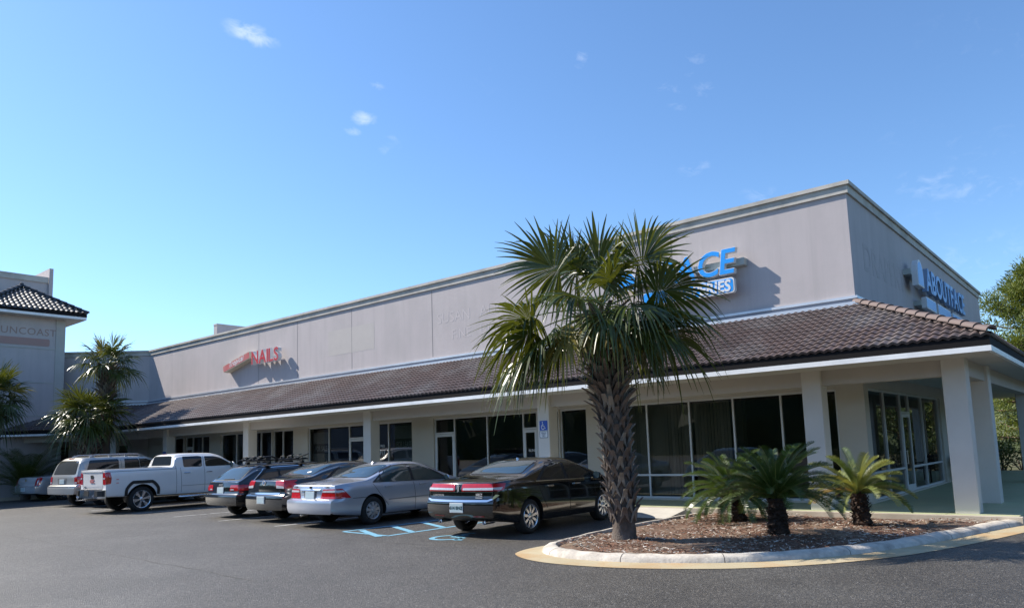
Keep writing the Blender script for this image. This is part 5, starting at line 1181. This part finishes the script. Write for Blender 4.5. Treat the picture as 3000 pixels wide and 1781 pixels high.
fan_palm('fan_palm', 'tall cabbage palm rising against the sky between tower and strip mall', (-31.3, -3.9, 0.0), 5.95, 0.22, 0.19, (0.0, -0.0), 21, round_fronds(1.3, 22, -22, 78), G_, 34, 3.0, 1.2, 0.2, 0.2)
fan_palm('fan_palm', 'shorter shaded cabbage palm with pale criss-cross trunk beside the corner column', (-30.9, -4.75, 0.0), 3.55, 0.28, 0.26, (0.0, -0.0), 31, round_fronds(1.5, 32, -30, 62, 0.0), G_, 34, 1.2, 1.5, 0.25, 0.2)
fan_palm('fan_palm', 'cabbage palm cut off by the left edge in front of the tower', (-34.6, -7.45, 0.0), 4.5, 0.22, 0.19, (0.0, 0.0), 41, round_fronds(1.5, 28, -45, 80), G_, 34, 1.5, 1.2, 0.2, 0.2)

cyc_leaf = leaf_mat('cycad_leaf', (0.038, 0.068, 0.012), (0.062, 0.10, 0.018), 0.28, 0.12, (0.12, 0.2, 0.02), 3)
cyc_yel = leaf_mat('cycad_leaf_yellowing', (0.16, 0.20, 0.05), (0.22, 0.24, 0.075), 0.35, 0.2, (0.35, 0.33, 0.05), 3)
cyc_brn = leaf_mat('cycad_leaf_brown', (0.30, 0.17, 0.05), (0.36, 0.24, 0.08), 0.5, 0.15, (0.4, 0.25, 0.06), 3)
cyc_bark = mat('cycad_bark', (0.055, 0.032, 0.022), 0.95, c2=(0.022, 0.014, 0.010), scale=14, bump=1.0, bscale=30, c3=(0.10, 0.05, 0.03), scale3=4, amt3=0.5)
def pinnate(mb, base, az, el, length, r, nl=52, leaflet=0.13, arch=0.55, vee=0.75, mi=0, w=0.0055):
    d = Vector((math.cos(az), math.sin(az), 0)); P = []; p = base.copy(); a = el
    st = length / 18
    for i in range(19):
        P.append(p.copy()); p = p + (d * math.cos(a) + Vector((0, 0, 1)) * math.sin(a)) * st; a -= arch / 18 * (0.4 + 1.2 * i / 18)
    mb.tube(P, [0.011 - 0.009 * i / 18 for i in range(19)], 4, 3)
    s = Vector((-math.sin(az), math.cos(az), 0))
    for k in range(nl):
        t = 0.10 + 0.90 * k / nl; i = min(int(t * 18), 17); q = P[i].lerp(P[i + 1], t * 18 - i); tg = (P[i + 1] - P[i]).normalized(); up = s.cross(tg) * -1
        if up.z < 0: up = -up
        L_ = leaflet * min(1, 0.45 + 2.2 * t) * min(1, (1.04 - t) / 0.22 + 0.25)
        for sg in (-1, 1):
            dd = (s * sg * 0.80 + tg * 0.50 + up * vee * r.uniform(0.8, 1.2)).normalized(); wv = tg * w
            e = q + dd * L_; mid = q + dd * L_ * 0.55 - Vector((0, 0, 0.004))
            mb.add([q - wv, q + wv, mid - wv, mid + wv, e + Vector((0, 0, -0.012 * L_ / 0.13))], [(0, 1, 3, 2), (2, 3, 4)], mi)
def cycad(name, label, loc, h, rad, n, length, seed, yellow=0.0, lean=(0, 0), el0=12, group='sago cycads on the island', leaflet=0.13):
    t = thing(name, label, 'cycad', loc, 0, group); r = random.Random(seed); mb = MB(); n2 = 18; rows = []
    for i in range(17):
        z = h * i / 16; rr = rad * (1.12 - 0.22 * z / h) * (0.94 if i % 3 else 1.08); c = Vector((lean[0] * z / h, lean[1] * z / h, z - 0.03))
        rows.append([c + Vector((math.cos(6.2832 * k / n2), math.sin(6.2832 * k / n2), 0)) * rr * r.uniform(0.9, 1.1) for k in range(n2)]); rows[-1].append(rows[-1][0])
    mb.grid(rows)
    for i in range(260):       # shaggy leaf bases
        z = h * r.random(); a = r.uniform(0, 6.283); od = Vector((math.cos(a), math.sin(a), 0)); td = Vector((-math.sin(a), math.cos(a), 0)); c = Vector((lean[0] * z / h, lean[1] * z / h, z - 0.02)) + od * rad * 0.95
        L_ = r.uniform(0.05, 0.11); e = c + od * L_ * 0.8 + Vector((0, 0, L_ * r.uniform(-0.5, 0.8)))
        mb.add([c - td * 0.025, c + td * 0.025, e + td * 0.012, e - td * 0.012], [(0, 1, 2, 3)])
    mb.build('trunk', cyc_bark, t, smooth=False)
    mc = MB(); top = Vector((lean[0], lean[1], h - 0.03))
    for i in range(n):
        f = (i + 0.5) / n; el = R_(el0 + (80 - el0) * f ** 1.15); az = i * 2.39996 + r.uniform(-.15, .15)
        mi = 0
        if yellow: mi = 1 if r.random() < yellow else 0
        if yellow and r.random() < 0.10: mi = 2
        pinnate(mc, top + Vector((math.cos(az), math.sin(az), 0)) * rad * 0.35 * (1 - f), az, el, length * r.uniform(0.85, 1.08), r, 54, leaflet, R_(52 + 30 * (1 - f)), 0.7, mi)
    mc.build('crown', [cyc_leaf, cyc_yel, cyc_brn, stalk], t)
    return t
cycad('sago_cycad', 'dark green sago cycad with shaggy trunk, leftmost and rearmost on the island', (-1.54, -3.67, 0.05), 0.62, 0.155, 60, 1.02, 51, 0, (-0.14, 0.02), -22)
cycad('sago_cycad', 'largest dark green sago cycad at the front of the mulch bed', (0.04, -5.79, 0.06), 0.66, 0.15, 62, 1.08, 52, 0, (0, 0), 10)
cycad('sago_cycad', 'small yellowing sago cycad with short brown trunk near the right column', (0.78, -3.74, 0.05), 0.62, 0.145, 36, 0.90, 53, 0.72, (-0.05, 0), 6)
def feather_bush(name, label, loc, n, length, seed, group=None, leaflet=0.38):
    t = thing(name, label, 'palm bush', loc, 0, group); r = random.Random(seed); mb = MB()
    for i in range(n):
        f = (i + 0.5) / n; az = i * 2.39996 + r.uniform(-.2, .2)
        pinnate(mb, Vector((math.cos(az) * 0.15, math.sin(az) * 0.15, 0.5)), az, R_(25 + 60 * f), length * r.uniform(0.8, 1.1), r, 44, leaflet, R_(115 - 50 * f), 0.35, 0, 0.012)
    mb.build('crown', [palm_leaf, palm_dead, palm_leaf, stalk], t)
    mk = MB(); mk.lathe([(0, 0.24), (0.3, 0.26), (0.6, 0.2), (0.62, 0)], (0, 0, 0), (0, 0, 1), 14); mk.build('trunk', bark, t)
feather_bush('feather_palm', 'shaded feathery palm bush in front of the tower', (-36.6, -5.4, 0.0), 40, 2.6, 61)
# ---- broadleaf and pine trees
pine_leaf = leaf_mat('pine_needles', (0.075, 0.105, 0.016), (0.15, 0.175, 0.024), 0.6, 0.2, (0.26, 0.30, 0.03), 1.2)
oak_leaf = leaf_mat('oak_leaf', (0.035, 0.06, 0.015), (0.075, 0.10, 0.024), 0.55, 0.2, (0.15, 0.2, 0.03), 0.9)
scrub_leaf = leaf_mat('scrub_leaf', (0.075, 0.08, 0.028), (0.16, 0.14, 0.055), 0.7, 0.15, (0.2, 0.18, 0.05), 1.0)
pbark = mat('pine_bark', (0.20, 0.12, 0.08), 0.9, c2=(0.09, 0.06, 0.045), scale=4, bump=0.8, bscale=14)
def puff(mb, c, rad, n, r, ln, w, flat=0.6):
    for _ in range(n):
        while True:
            v = Vector((r.uniform(-1, 1), r.uniform(-1, 1), r.uniform(-1, 1)))
            if 0.05 < v.length < 1: break
        p = c + Vector((v.x, v.y, v.z * flat)) * rad; d = (v.normalized() + Vector((r.uniform(-.6, .6), r.uniform(-.6, .6), r.uniform(-.2, .9)))).normalized(); s = d.orthogonal().normalized(); s = Quaternion(d, r.uniform(0, 6.28)) @ s
        l_ = ln * r.uniform(0.6, 1.3); mb.add([p - s * w, p + s * w, p + d * l_ + s * w * 0.4, p + d * l_ - s * w * 0.4], [(0, 1, 2, 3)])
def pine(name, label, loc, h, rad, seed, bare=0.35, npuff=110, lm=None, n=46, rp=0.75, group=None, cat='pine tree'):
    t = thing(name, label, cat, loc, 0, group); r = random.Random(seed); mk, mc = MB(), MB(); lean = (r.uniform(-.03, .03), r.uniform(-.03, .03))
    C = lambda z: Vector((lean[0] * z + 0.10 * math.sin(z * 0.5), lean[1] * z, z)); mk.tube([C(h * i / 12) for i in range(13)], [0.03 + 0.022 * h * (1 - i / 12) ** 0.8 for i in range(13)], 9)
    k = 0
    while k < npuff:
        z = h * (bare + (1 - bare) * r.random() ** 0.85); a = r.uniform(0, 6.283); prof = math.sin(min(1, max(0.08, (1.03 - z / h) / (1 - bare) * 1.25)) * 1.57); L_ = rad * prof * r.uniform(0.55, 1.05)
        b0 = C(z * 0.97); tip = b0 + Vector((math.cos(a) * L_, math.sin(a) * L_, 0.22 * L_ + r.uniform(-0.2, 0.5))); m_ = b0.lerp(tip, 0.55) + Vector((0, 0, -0.08 * L_))
        mk.tube([b0, m_, tip], [0.02 + 0.014 * L_, 0.012 + 0.009 * L_, 0.008], 5, cap=False)
        for q in range(3):
            f = (0.45, 0.75, 1.0)[q]; puff(mc, m_.lerp(tip, f * 2 - 1) if f > 0.5 else b0.lerp(m_, 0.9), rp * r.uniform(0.55, 1.0), n, r, 0.21, 0.026); k += 1
    mk.build('trunk', pbark, t, smooth=True); mc.build('crown', lm or pine_leaf, t); return t
pine('pine_tree', 'tall sunlit pine tree behind the right end of the strip mall', (1.5, 31.2, 0), 10.7, 4.1, 71, 0.36, 270, None, 105, 0.8)
pine('pine_tree', 'slender pine tree right of the tall one, partly out of frame', (5.2, 36, 0), 9.5, 3.4, 72, 0.3, 120, None, 50, 0.8)
pine('oak_tree', 'low bushy green tree behind the brown canopy at right', (0.8, 25.5, 0), 6.4, 3.2, 73, 0.15, 150, pine_leaf, 60, 0.75, None, 'tree')
pine('oak_tree', 'dark broad tree seen under the canopy behind the right column', (3.0, 27.5, 0), 5.6, 3.4, 74, 0.10, 150, oak_leaf, 60, 0.8, None, 'tree')
pine('oak_tree', 'dark tree with a reddish trunk at the right picture edge', (5.8, 30, 0), 7.2, 3.6, 75, 0.2, 140, oak_leaf, 60, 0.8, None, 'tree')
def shrub(label, loc, sx, sz, seed, lm):
    t = thing('shrub', label, 'shrub', loc, 0, 'shrubs beyond the walkway'); r = random.Random(seed); mc, mk = MB(), MB()
    for i in range(16):
        a = r.uniform(0, 6.28); rr = sx * math.sqrt(r.random()) * 0.8; tip = Vector((math.cos(a) * rr, math.sin(a) * rr, sz * r.uniform(0.35, 0.85)))
        mk.tube([(0.1 * math.cos(a), 0.1 * math.sin(a), 0), tip], [0.02, 0.006], 4); puff(mc, tip, sx * 0.42, 60, r, 0.14, 0.022, 0.8)
    mc.build('crown', lm, t); mk.build('stem', pbark, t)
for i, (x, y, sx, sz, lm, lb) in enumerate([(0.2, 18.6, 1.0, 1.25, oak_leaf, 'low dark green shrub just past the walkway end'), (1.9, 18.9, 1.1, 1.05, scrub_leaf, 'brownish scrub bush beyond the walkway beside the column'), (3.6, 19.4, 1.2, 1.4, scrub_leaf, 'dry tan scrub bush at the right edge under the canopy'), (2.8, 21.0, 1.4, 1.9, oak_leaf, 'taller green shrub behind the tan scrub'), (5.6, 20.5, 1.4, 1.6, scrub_leaf, 'scrub bush farther right beyond the drive'), (0.6, 21.4, 1.4, 2.0, oak_leaf, 'tall leafy shrub at the rear corner of the mall')]):
    shrub(lb, (x, y, 0), sx, sz, 80 + i, lm)
mb = MB(); r = random.Random(90)
def bank(P0, P1, h, n, dep):      # dense inner mass of the wood, an uneven bank of foliage
    P0, P1 = Vector(P0), Vector(P1); nv = Vector((-(P1 - P0).y, (P1 - P0).x, 0)).normalized(); rows = []
    for i in range(n + 1):
        c = P0.lerp(P1, i / n); hh = h * r.uniform(0.72, 1.12)
        rows.append([c + nv * (-dep * math.cos(a) * r.uniform(0.8, 1.2)) + Vector((0, 0, hh * math.sin(a) * r.uniform(0.9, 1.1))) for a in [math.pi * k / 8 for k in range(9)]])
    mb.grid(rows)
    for i in range(int(n * 1.2)):
        c = P0.lerp(P1, r.random()) + nv * r.uniform(-dep, dep); puff(mb, c + Vector((0, 0, r.uniform(0.45, 1.0) * h)), r.uniform(1.6, 2.8), 22, r, 0.9, 0.36, 0.8)
bank((-300, -86, 0), (70, -86, 0), 13.0, 120, 5); bank((38, -80, 0), (38, 75, 0), 8.5, 60, 5); bank((50, 62, 0), (-20, 62, 0), 7.5, 24, 4)
o = mb.build('woodland', oak_leaf); o['kind'] = 'stuff'; tag(o, 'distant dark woodland around the lot seen in reflections', 'woodland')
mb = MB(); mb.box(2.2, 6.0, 17.6, 17.8, 0, 0.16); struct(mb.build('kerb', mat('yellow_kerb', (0.55, 0.47, 0.25), 0.8, c2=(0.45, 0.38, 0.2), scale=4)))

# ================================================================ SIGNS
blue = mat('sign_blue', (0.012, 0.33, 0.88), 0.35, c2=(0.014, 0.29, 0.80), scale=2); signw = mat('sign_return', (0.70, 0.70, 0.70), 0.45); race = mat('raceway', (0.45, 0.48, 0.45), 0.6, c2=(0.38, 0.41, 0.38), scale=2)
blue_s = mat('sign_blue_pale', (0.03, 0.27, 0.70), 0.35, c2=(0.05, 0.32, 0.70), scale=2)
def channel(parent, ch, size, org, ex, ez, depth, face, bold=0.0, shear=0.0, ret=None):
    """one channel letter: white return and outline, coloured face"""
    ex, ez = Vector(ex), Vector(ez); n = ex.cross(ez).normalized(); mb = MB()
    place_text(mb, ch, size, Vector(org) + n * depth / 2, ex, ez, depth, bold + 0.012, 'LEFT', shear, mi=0)
    place_text(mb, ch, size, Vector(org) + n * (depth + 0.004), ex, ez, 0.004, bold, 'LEFT', shear, mi=1)
    return mb.build('letter', [ret or signw, face], parent)
def adv(chs, size, shear=0.0, spacing=1.0):
    out = []; x = 0
    for c_ in chs:
        vs, _ = text_geo(c_, size, 0, 0, 'LEFT', 0); out.append(x - min(v[0] for v in vs)); x += max(v[0] for v in vs) - min(v[0] for v in vs) + 0.13 * size * spacing
    return out, x
# front sign
sg = thing('shop_sign', 'blue letter sign reading ACE mostly hidden behind the big palm crown', 'sign', (-5.2, 0, 0))
def P_(x, y, z): return Vector((x + 5.2, y, z))
xs_, tot = adv('FACE', 0.885, 0, 0.75)
k_ = 2.10 / tot
for c_, x in zip('FACE', xs_): channel(sg, c_, 0.885, P_(-4.72 + x * k_, -0.22, 5.84), (k_, 0, 0), (0, 0, 1), 0.13, blue, 0.014, 0.14)
mb = MB(); mb.box(P_(-6.0, 0, 0).x, P_(-2.47, 0, 0).x, -0.20, -0.001, 6.02, 6.20); mb.build('raceway', race, sg)
mb = MB(); A_ = rpoly([(-5.3, 5.33), (-2.70, 5.33), (-2.70, 5.72), (-5.3, 5.72)], 0.08); mb.prism([(u + 5.2, v) for u, v in A_], lambda u, v, d: (u, -d, v), 0.22, 0.35); A2 = rpoly([(-5.27, 5.36), (-2.73, 5.36), (-2.73, 5.69), (-5.27, 5.69)], 0.07); mb.prism([(u + 5.2, v) for u, v in A2], lambda u, v, d: (u, -d, v), 0.351, 0.355, 1)
bx_ = mb.build('sign_box', [signw, blue], sg)
mb = MB(); place_text(mb, 'DRAPERIES', 0.40, (P_(-2.80, 0, 0).x, -0.36, 5.385), (0.92, 0, 0), (0, 0, 1), 0.006, 0.012, 'RIGHT', 0.10, 1.0); mb.build('lettering', signw, bx_)
mb = MB(); mb.box(P_(-5.0, 0, 0).x, P_(-3.2, 0, 0).x, -0.218, -0.001, 5.45, 5.60); mb.build('raceway', race, sg)
mb = MB(); mb.prism(rpoly([(-6.10, 5.84), (-5.47, 5.84), (-5.47, 6.2), (-5.78, 6.52), (-6.10, 6.2)], 0.12), lambda u, v, d: (u + 5.2, -d, v), 0.22, 0.35); mb.prism(rpoly([(-6.06, 5.88), (-5.51, 5.88), (-5.51, 6.19), (-5.78, 6.47), (-6.06, 6.19)], 0.12), lambda u, v, d: (u + 5.2, -d, v), 0.351, 0.355, 1); mb.build('logo', [signw, blue], sg)
# side sign
ret_b = mat('sign_return_blue', (0.22, 0.30, 0.42), 0.5)
ss = thing('shop_sign', 'blue letter sign reading ABOUTFACE with arched logo on the shaded side wall', 'sign', (0, 8.5, 0))
xs_, tot = adv('ABOUTFACE', 0.98, 0, 0.75); k_ = 6.3 / tot
for c_, x in zip('ABOUTFACE', xs_): channel(ss, c_, 0.98, Vector((0.22, 6.25 + x * k_ - 8.5, 5.82)), (0, k_, 0), (0, 0, 1), 0.13, blue_s, 0.016, 0.0, ret_b)
arch_ = [(5.12, 5.82), (5.88, 5.82), (5.88, 6.15)] + [(5.5 + 0.38 * math.cos(a), 6.15 + 0.45 * math.sin(a)) for a in np.linspace(0.2, math.pi - 0.2, 9)] + [(5.12, 6.15)]
mb = MB(); mb.prism([(u - 8.5, v) for u, v in arch_], lambda u, v, d: (d, u, v), 0.20, 0.35); ai = [(5.5 + (u - 5.5) * 0.86, 6.1 + (v - 6.1) * 0.88) for u, v in arch_]; mb.prism([(u - 8.5, v) for u, v in ai], lambda u, v, d: (d, u, v), 0.351, 0.356, 1); mb.build('logo', [signw, blue_s], ss)
mb = MB(); mb.box(0.001, 0.20, 5.0 - 8.5, 12.6 - 8.5, 6.14, 6.30); mb.box(0.001, 0.20, 6.0 - 8.5, 12.0 - 8.5, 5.38, 5.50); mb.build('raceway', race, ss)
for a, b, tx in ((6.1, 7.45, 'BLINDS'), (7.75, 9.75, 'SHUTTERS'), (10.1, 12.2, 'DRAPERIES')):
    mb = MB(); mb.prism([(u - 8.5, v) for u, v in rpoly([(a, 5.28), (b, 5.28), (b, 5.62), (a, 5.62)], 0.05)], lambda u, v, d: (d, u, v), 0.20, 0.33); mb.prism([(u - 8.5, v) for u, v in rpoly([(a + .03, 5.31), (b - .03, 5.31), (b - .03, 5.59), (a + .03, 5.59)], 0.05)], lambda u, v, d: (d, u, v), 0.331, 0.334, 1)
    mb.build('sign_box', [signw, blue_s], ss)
# nail salon sign
red = mat('sign_red', (0.50, 0.03, 0.045), 0.4, c2=(0.44, 0.10, 0.11), scale=1.2, contrast=1.3)
ns_ = thing('nail_salon_sign', 'faded red NAILS letters with a tilted red script panel', 'sign', (-25, 0, 0))
xs_, tot = adv('NAILS', 0.80, 0, 0.7); k_ = 2.15 / tot
for c_, x in zip('NAILS', xs_): channel(ns_, c_, 0.80, Vector((-25.0 + x * k_ + 25, -0.20, 5.72)), (k_, 0, 0), (0, 0, 1), 0.16, red, 0.016)
mb = MB(); ang = math.atan2(0.47, 2.3); e1 = Vector((math.cos(ang), 0, math.sin(ang))); e2 = Vector((-math.sin(ang), 0, math.cos(ang))); o_ = Vector((-27.45 + 25, 0, 5.56))
pl_ = rpoly([(0, 0), (2.32, 0), (2.32, 0.32), (0, 0.32)], 0.07); fn_ = lambda u, v, d: o_ + e1 * u + e2 * v + Vector((0, -d, 0)); mb.prism(pl_, fn_, 0.001, 0.34); pl2 = rpoly([(0.025, 0.025), (2.295, 0.025), (2.295, 0.295), (0.025, 0.295)], 0.06); mb.prism(pl2, fn_, 0.341, 0.345, 1); sp_ = mb.build('script_panel', [mat('panel_return', (0.50, 0.46, 0.36), 0.6), mat('panel_red', (0.46, 0.09, 0.095), 0.5, c2=(0.50, 0.20, 0.19), scale=1.5)], ns_)
mb = MB(); place_text(mb, 'Tropical', 0.34, fn_(1.15, 0.085, 0.347), e1, e2, 0.004, 0.006, 'CENTER', 0.35, 1.1); mb.build('lettering', signw, sp_)
# accessible parking signs on columns
def ada(label, x, z0, z1, w, white_part=True):
    t = thing('parking_sign', label, 'sign', (x, CY - 0.002, 0), 0, 'accessible parking signs on columns'); zb2 = z1 - w * 0.98
    mb = MB(); mb.prism(rpoly([(-w / 2, zb2), (w / 2, zb2), (w / 2, z1), (-w / 2, z1)], 0.02), lambda u, v, d: (u, -d, v), 0.001, 0.006); pb = mb.build('symbol_panel', mat('ada_blue', (0.008, 0.07, 0.42), 0.4), t)
    ms = MB(); symbol(ms, lambda u, v: (-w * 0.33 + u * w * 0.62, -0.0075, zb2 + w * 0.10 + v * w * 0.70), 0.11); ms.build('symbol', platew, pb)
    if white_part:
        mb = MB(); mb.prism(rpoly([(-w / 2 - 0.008, z0), (w / 2 + 0.008, z0), (w / 2 + 0.008, zb2 - 0.003), (-w / 2 - 0.008, zb2 - 0.003)], 0.03), lambda u, v, d: (u, -d, v), 0.001, 0.004); mb.prism(rpoly([(-w / 2 + 0.006, z0 + 0.014), (w / 2 - 0.006, z0 + 0.014), (w / 2 - 0.006, zb2 - 0.003), (-w / 2 + 0.006, zb2 - 0.003)], 0.025), lambda u, v, d: (u, -d, v), 0.0041, 0.006, 1)
        pb = mb.build('text_panel', [mat('ada_edge', (0.02, 0.05, 0.12), 0.5), platew], t); ms = MB(); hh_ = zb2 - z0
        for i, tx in enumerate(('PARKING BY', 'DISABLED', 'PERMIT', 'ONLY')): place_text(ms, tx, 0.040, (0, -0.0065, z0 + hh_ * (0.80 - 0.215 * i)), (1, 0, 0), (0, 0, 1), 0.001, 0.001)
        ms.build('lettering', mat('ada_text', (0.03, 0.05, 0.10), 0.5), pb)
ada('blue and white accessible parking sign on the column behind the black sedan', -7.80, 1.90, 2.37, 0.27)
ada('small blue accessible parking sign on the far column above the pickup', -30.12, 1.75, 2.05, 0.30, False)
# posters behind the glass
pw = mat('poster_grey', (0.30, 0.31, 0.31), 0.7, c2=(0.22, 0.23, 0.23), scale=5); pk = mat('poster_black', (0.02, 0.02, 0.02), 0.6); pg = mat('poster_green', (0.015, 0.16, 0.02), 0.6); pt = mat('poster_letters', (0.42, 0.42, 0.42), 0.6)
def poster(label, x0, x1, z0, z1, txt):
    t = thing('window_poster', label, 'poster', ((x0 + x1) / 2, 0.16, 0), 0, 'real estate posters in the shop windows'); w = (x1 - x0) / 2; h = z1 - z0
    for nm, a, b, m_ in (('top_panel', 0.70, 1.0, pw), ('title_band', 0.44, 0.699, pk), ('text_panel', 0.20, 0.439, pw), ('green_band', 0.0, 0.199, pg)):
        mb = MB(); mb.box(-w, w, 0, 0.006, z0 + h * a, z0 + h * b); q = mb.build(nm, m_, t)
        if nm == 'title_band': mt_ = MB(); place_text(mt_, txt, h * 0.185, (0, -0.003, z0 + h * 0.505), (0.86 * 2 * w / (len(txt) * h * 0.185 * 0.62), 0, 0), (0, 0, 1), 0.003, 0.008); mt_.build('lettering', pt, q)
poster('dim FOR SALE poster with green base in the shop window left of the column', -21.15, -20.1, 1.05, 2.55, 'FOR SALE')
poster('dim FOR LEASE poster with green base in the window right of the column', -16.2, -15.1, 1.05, 2.6, 'FOR LEASE')
def wtext(label, lines, x, z, sz, cat='window lettering'):
    mb = MB()
    for i, (tx, s_) in enumerate(lines): place_text(mb, tx, s_, (x, 0.068, z), (1, 0, 0), (0, 0, 1), 0.002, 0.002); z -= (lines[i + 1][1] if i + 1 < len(lines) else 0) * 1.15
    o = mb.build('window_lettering', mat('vinyl_white', (0.55, 0.55, 0.54), 0.5)); tag(o, label, cat)
wtext('white INES FIT lettering on the narrow pane beside the column', [('INES', 0.13), ('FIT', 0.25)], -16.72, 1.86, 0.2)
wtext('white BLINDS lettering on the glass door behind the black sedan', [('BLINDS & VERTICALS', 0.11), ('837-4544', 0.10)], -9.3, 1.53, 0.1)
# vertical blinds in the corner shop
def blinds(label, x0, x1, n):
    t = thing('vertical_blinds', label, 'blinds', ((x0 + x1) / 2, 0.24, 0), 0, 'vertical blinds in the corner shop'); w = (x1 - x0) / n; r = random.Random(int(-x0 * 10))
    mb = MB(); mb.box(x0 - (x0 + x1) / 2, x1 - (x0 + x1) / 2, -0.02, 0.02, 2.66, 2.72); mb.build('head_rail', alu, t)
    for i in range(n):
        mb = MB(); x = x0 + (i + 0.5) * w - (x0 + x1) / 2; a = R_(58 + r.uniform(-8, 8)); d = Vector((math.cos(a), math.sin(a), 0)) * w * 0.48; mb.add([Vector((x, 0, 0.28)) - d, Vector((x, 0, 0.28)) + d, Vector((x, 0, 2.655)) + d, Vector((x, 0, 2.655)) - d], [(0, 1, 2, 3)]); mb.build('slat', blind, t)
blinds('row of beige vertical blinds behind the pane right of the palm trunk', -6.75, -4.40, 24)
blinds('shorter row of beige vertical blinds beside the shop pillar', -4.3, -3.3, 11)
for i, (x, z) in enumerate(((-2.85, 0.5),)): pass
# a fallen leaf base lying on the mulch
mb = MB(); mb.grid([[(-2.30 + 0.05 * i, -8.28 + 0.012 * math.sin(i) + j * 0.07, 0.105 + 0.02 * math.sin(i * 0.9) + 0.015 * j) for j in range(2)] for i in range(7)]); tag(mb.build('fallen_leaf', boot_pale), 'curled brown fallen leaf base lying at the left tip of the mulch bed', 'dead leaf')
# bench under the canopy by the far side windows
b = thing('bench', 'dark bench standing under the canopy by the side windows', 'bench', (0.55, 9.3, 0.152))
mb = MB(); [mb.box(-0.22 + i * 0.11, -0.13 + i * 0.11, -0.8, 0.8, 0.42, 0.45) for i in range(4)]; mb.build('seat', blackp, b)
mb = MB(); [mb.box(-0.25, -0.22, -0.8, 0.8, 0.52 + i * 0.12, 0.61 + i * 0.12) for i in range(3)]; mb.build('backrest', blackp, b)
for yy in (-0.7, 0.7):
    mb = MB(); mb.tube([(0.2, yy, 0), (0.2, yy, 0.42)], 0.025, 6); mb.tube([(-0.26, yy, 0), (-0.26, yy, 0.9)], 0.025, 6); mb.tube([(-0.26, yy, 0.62), (0.2, yy, 0.62), (0.2, yy, 0.42)], 0.02, 6); mb.build('leg', blackp, b)
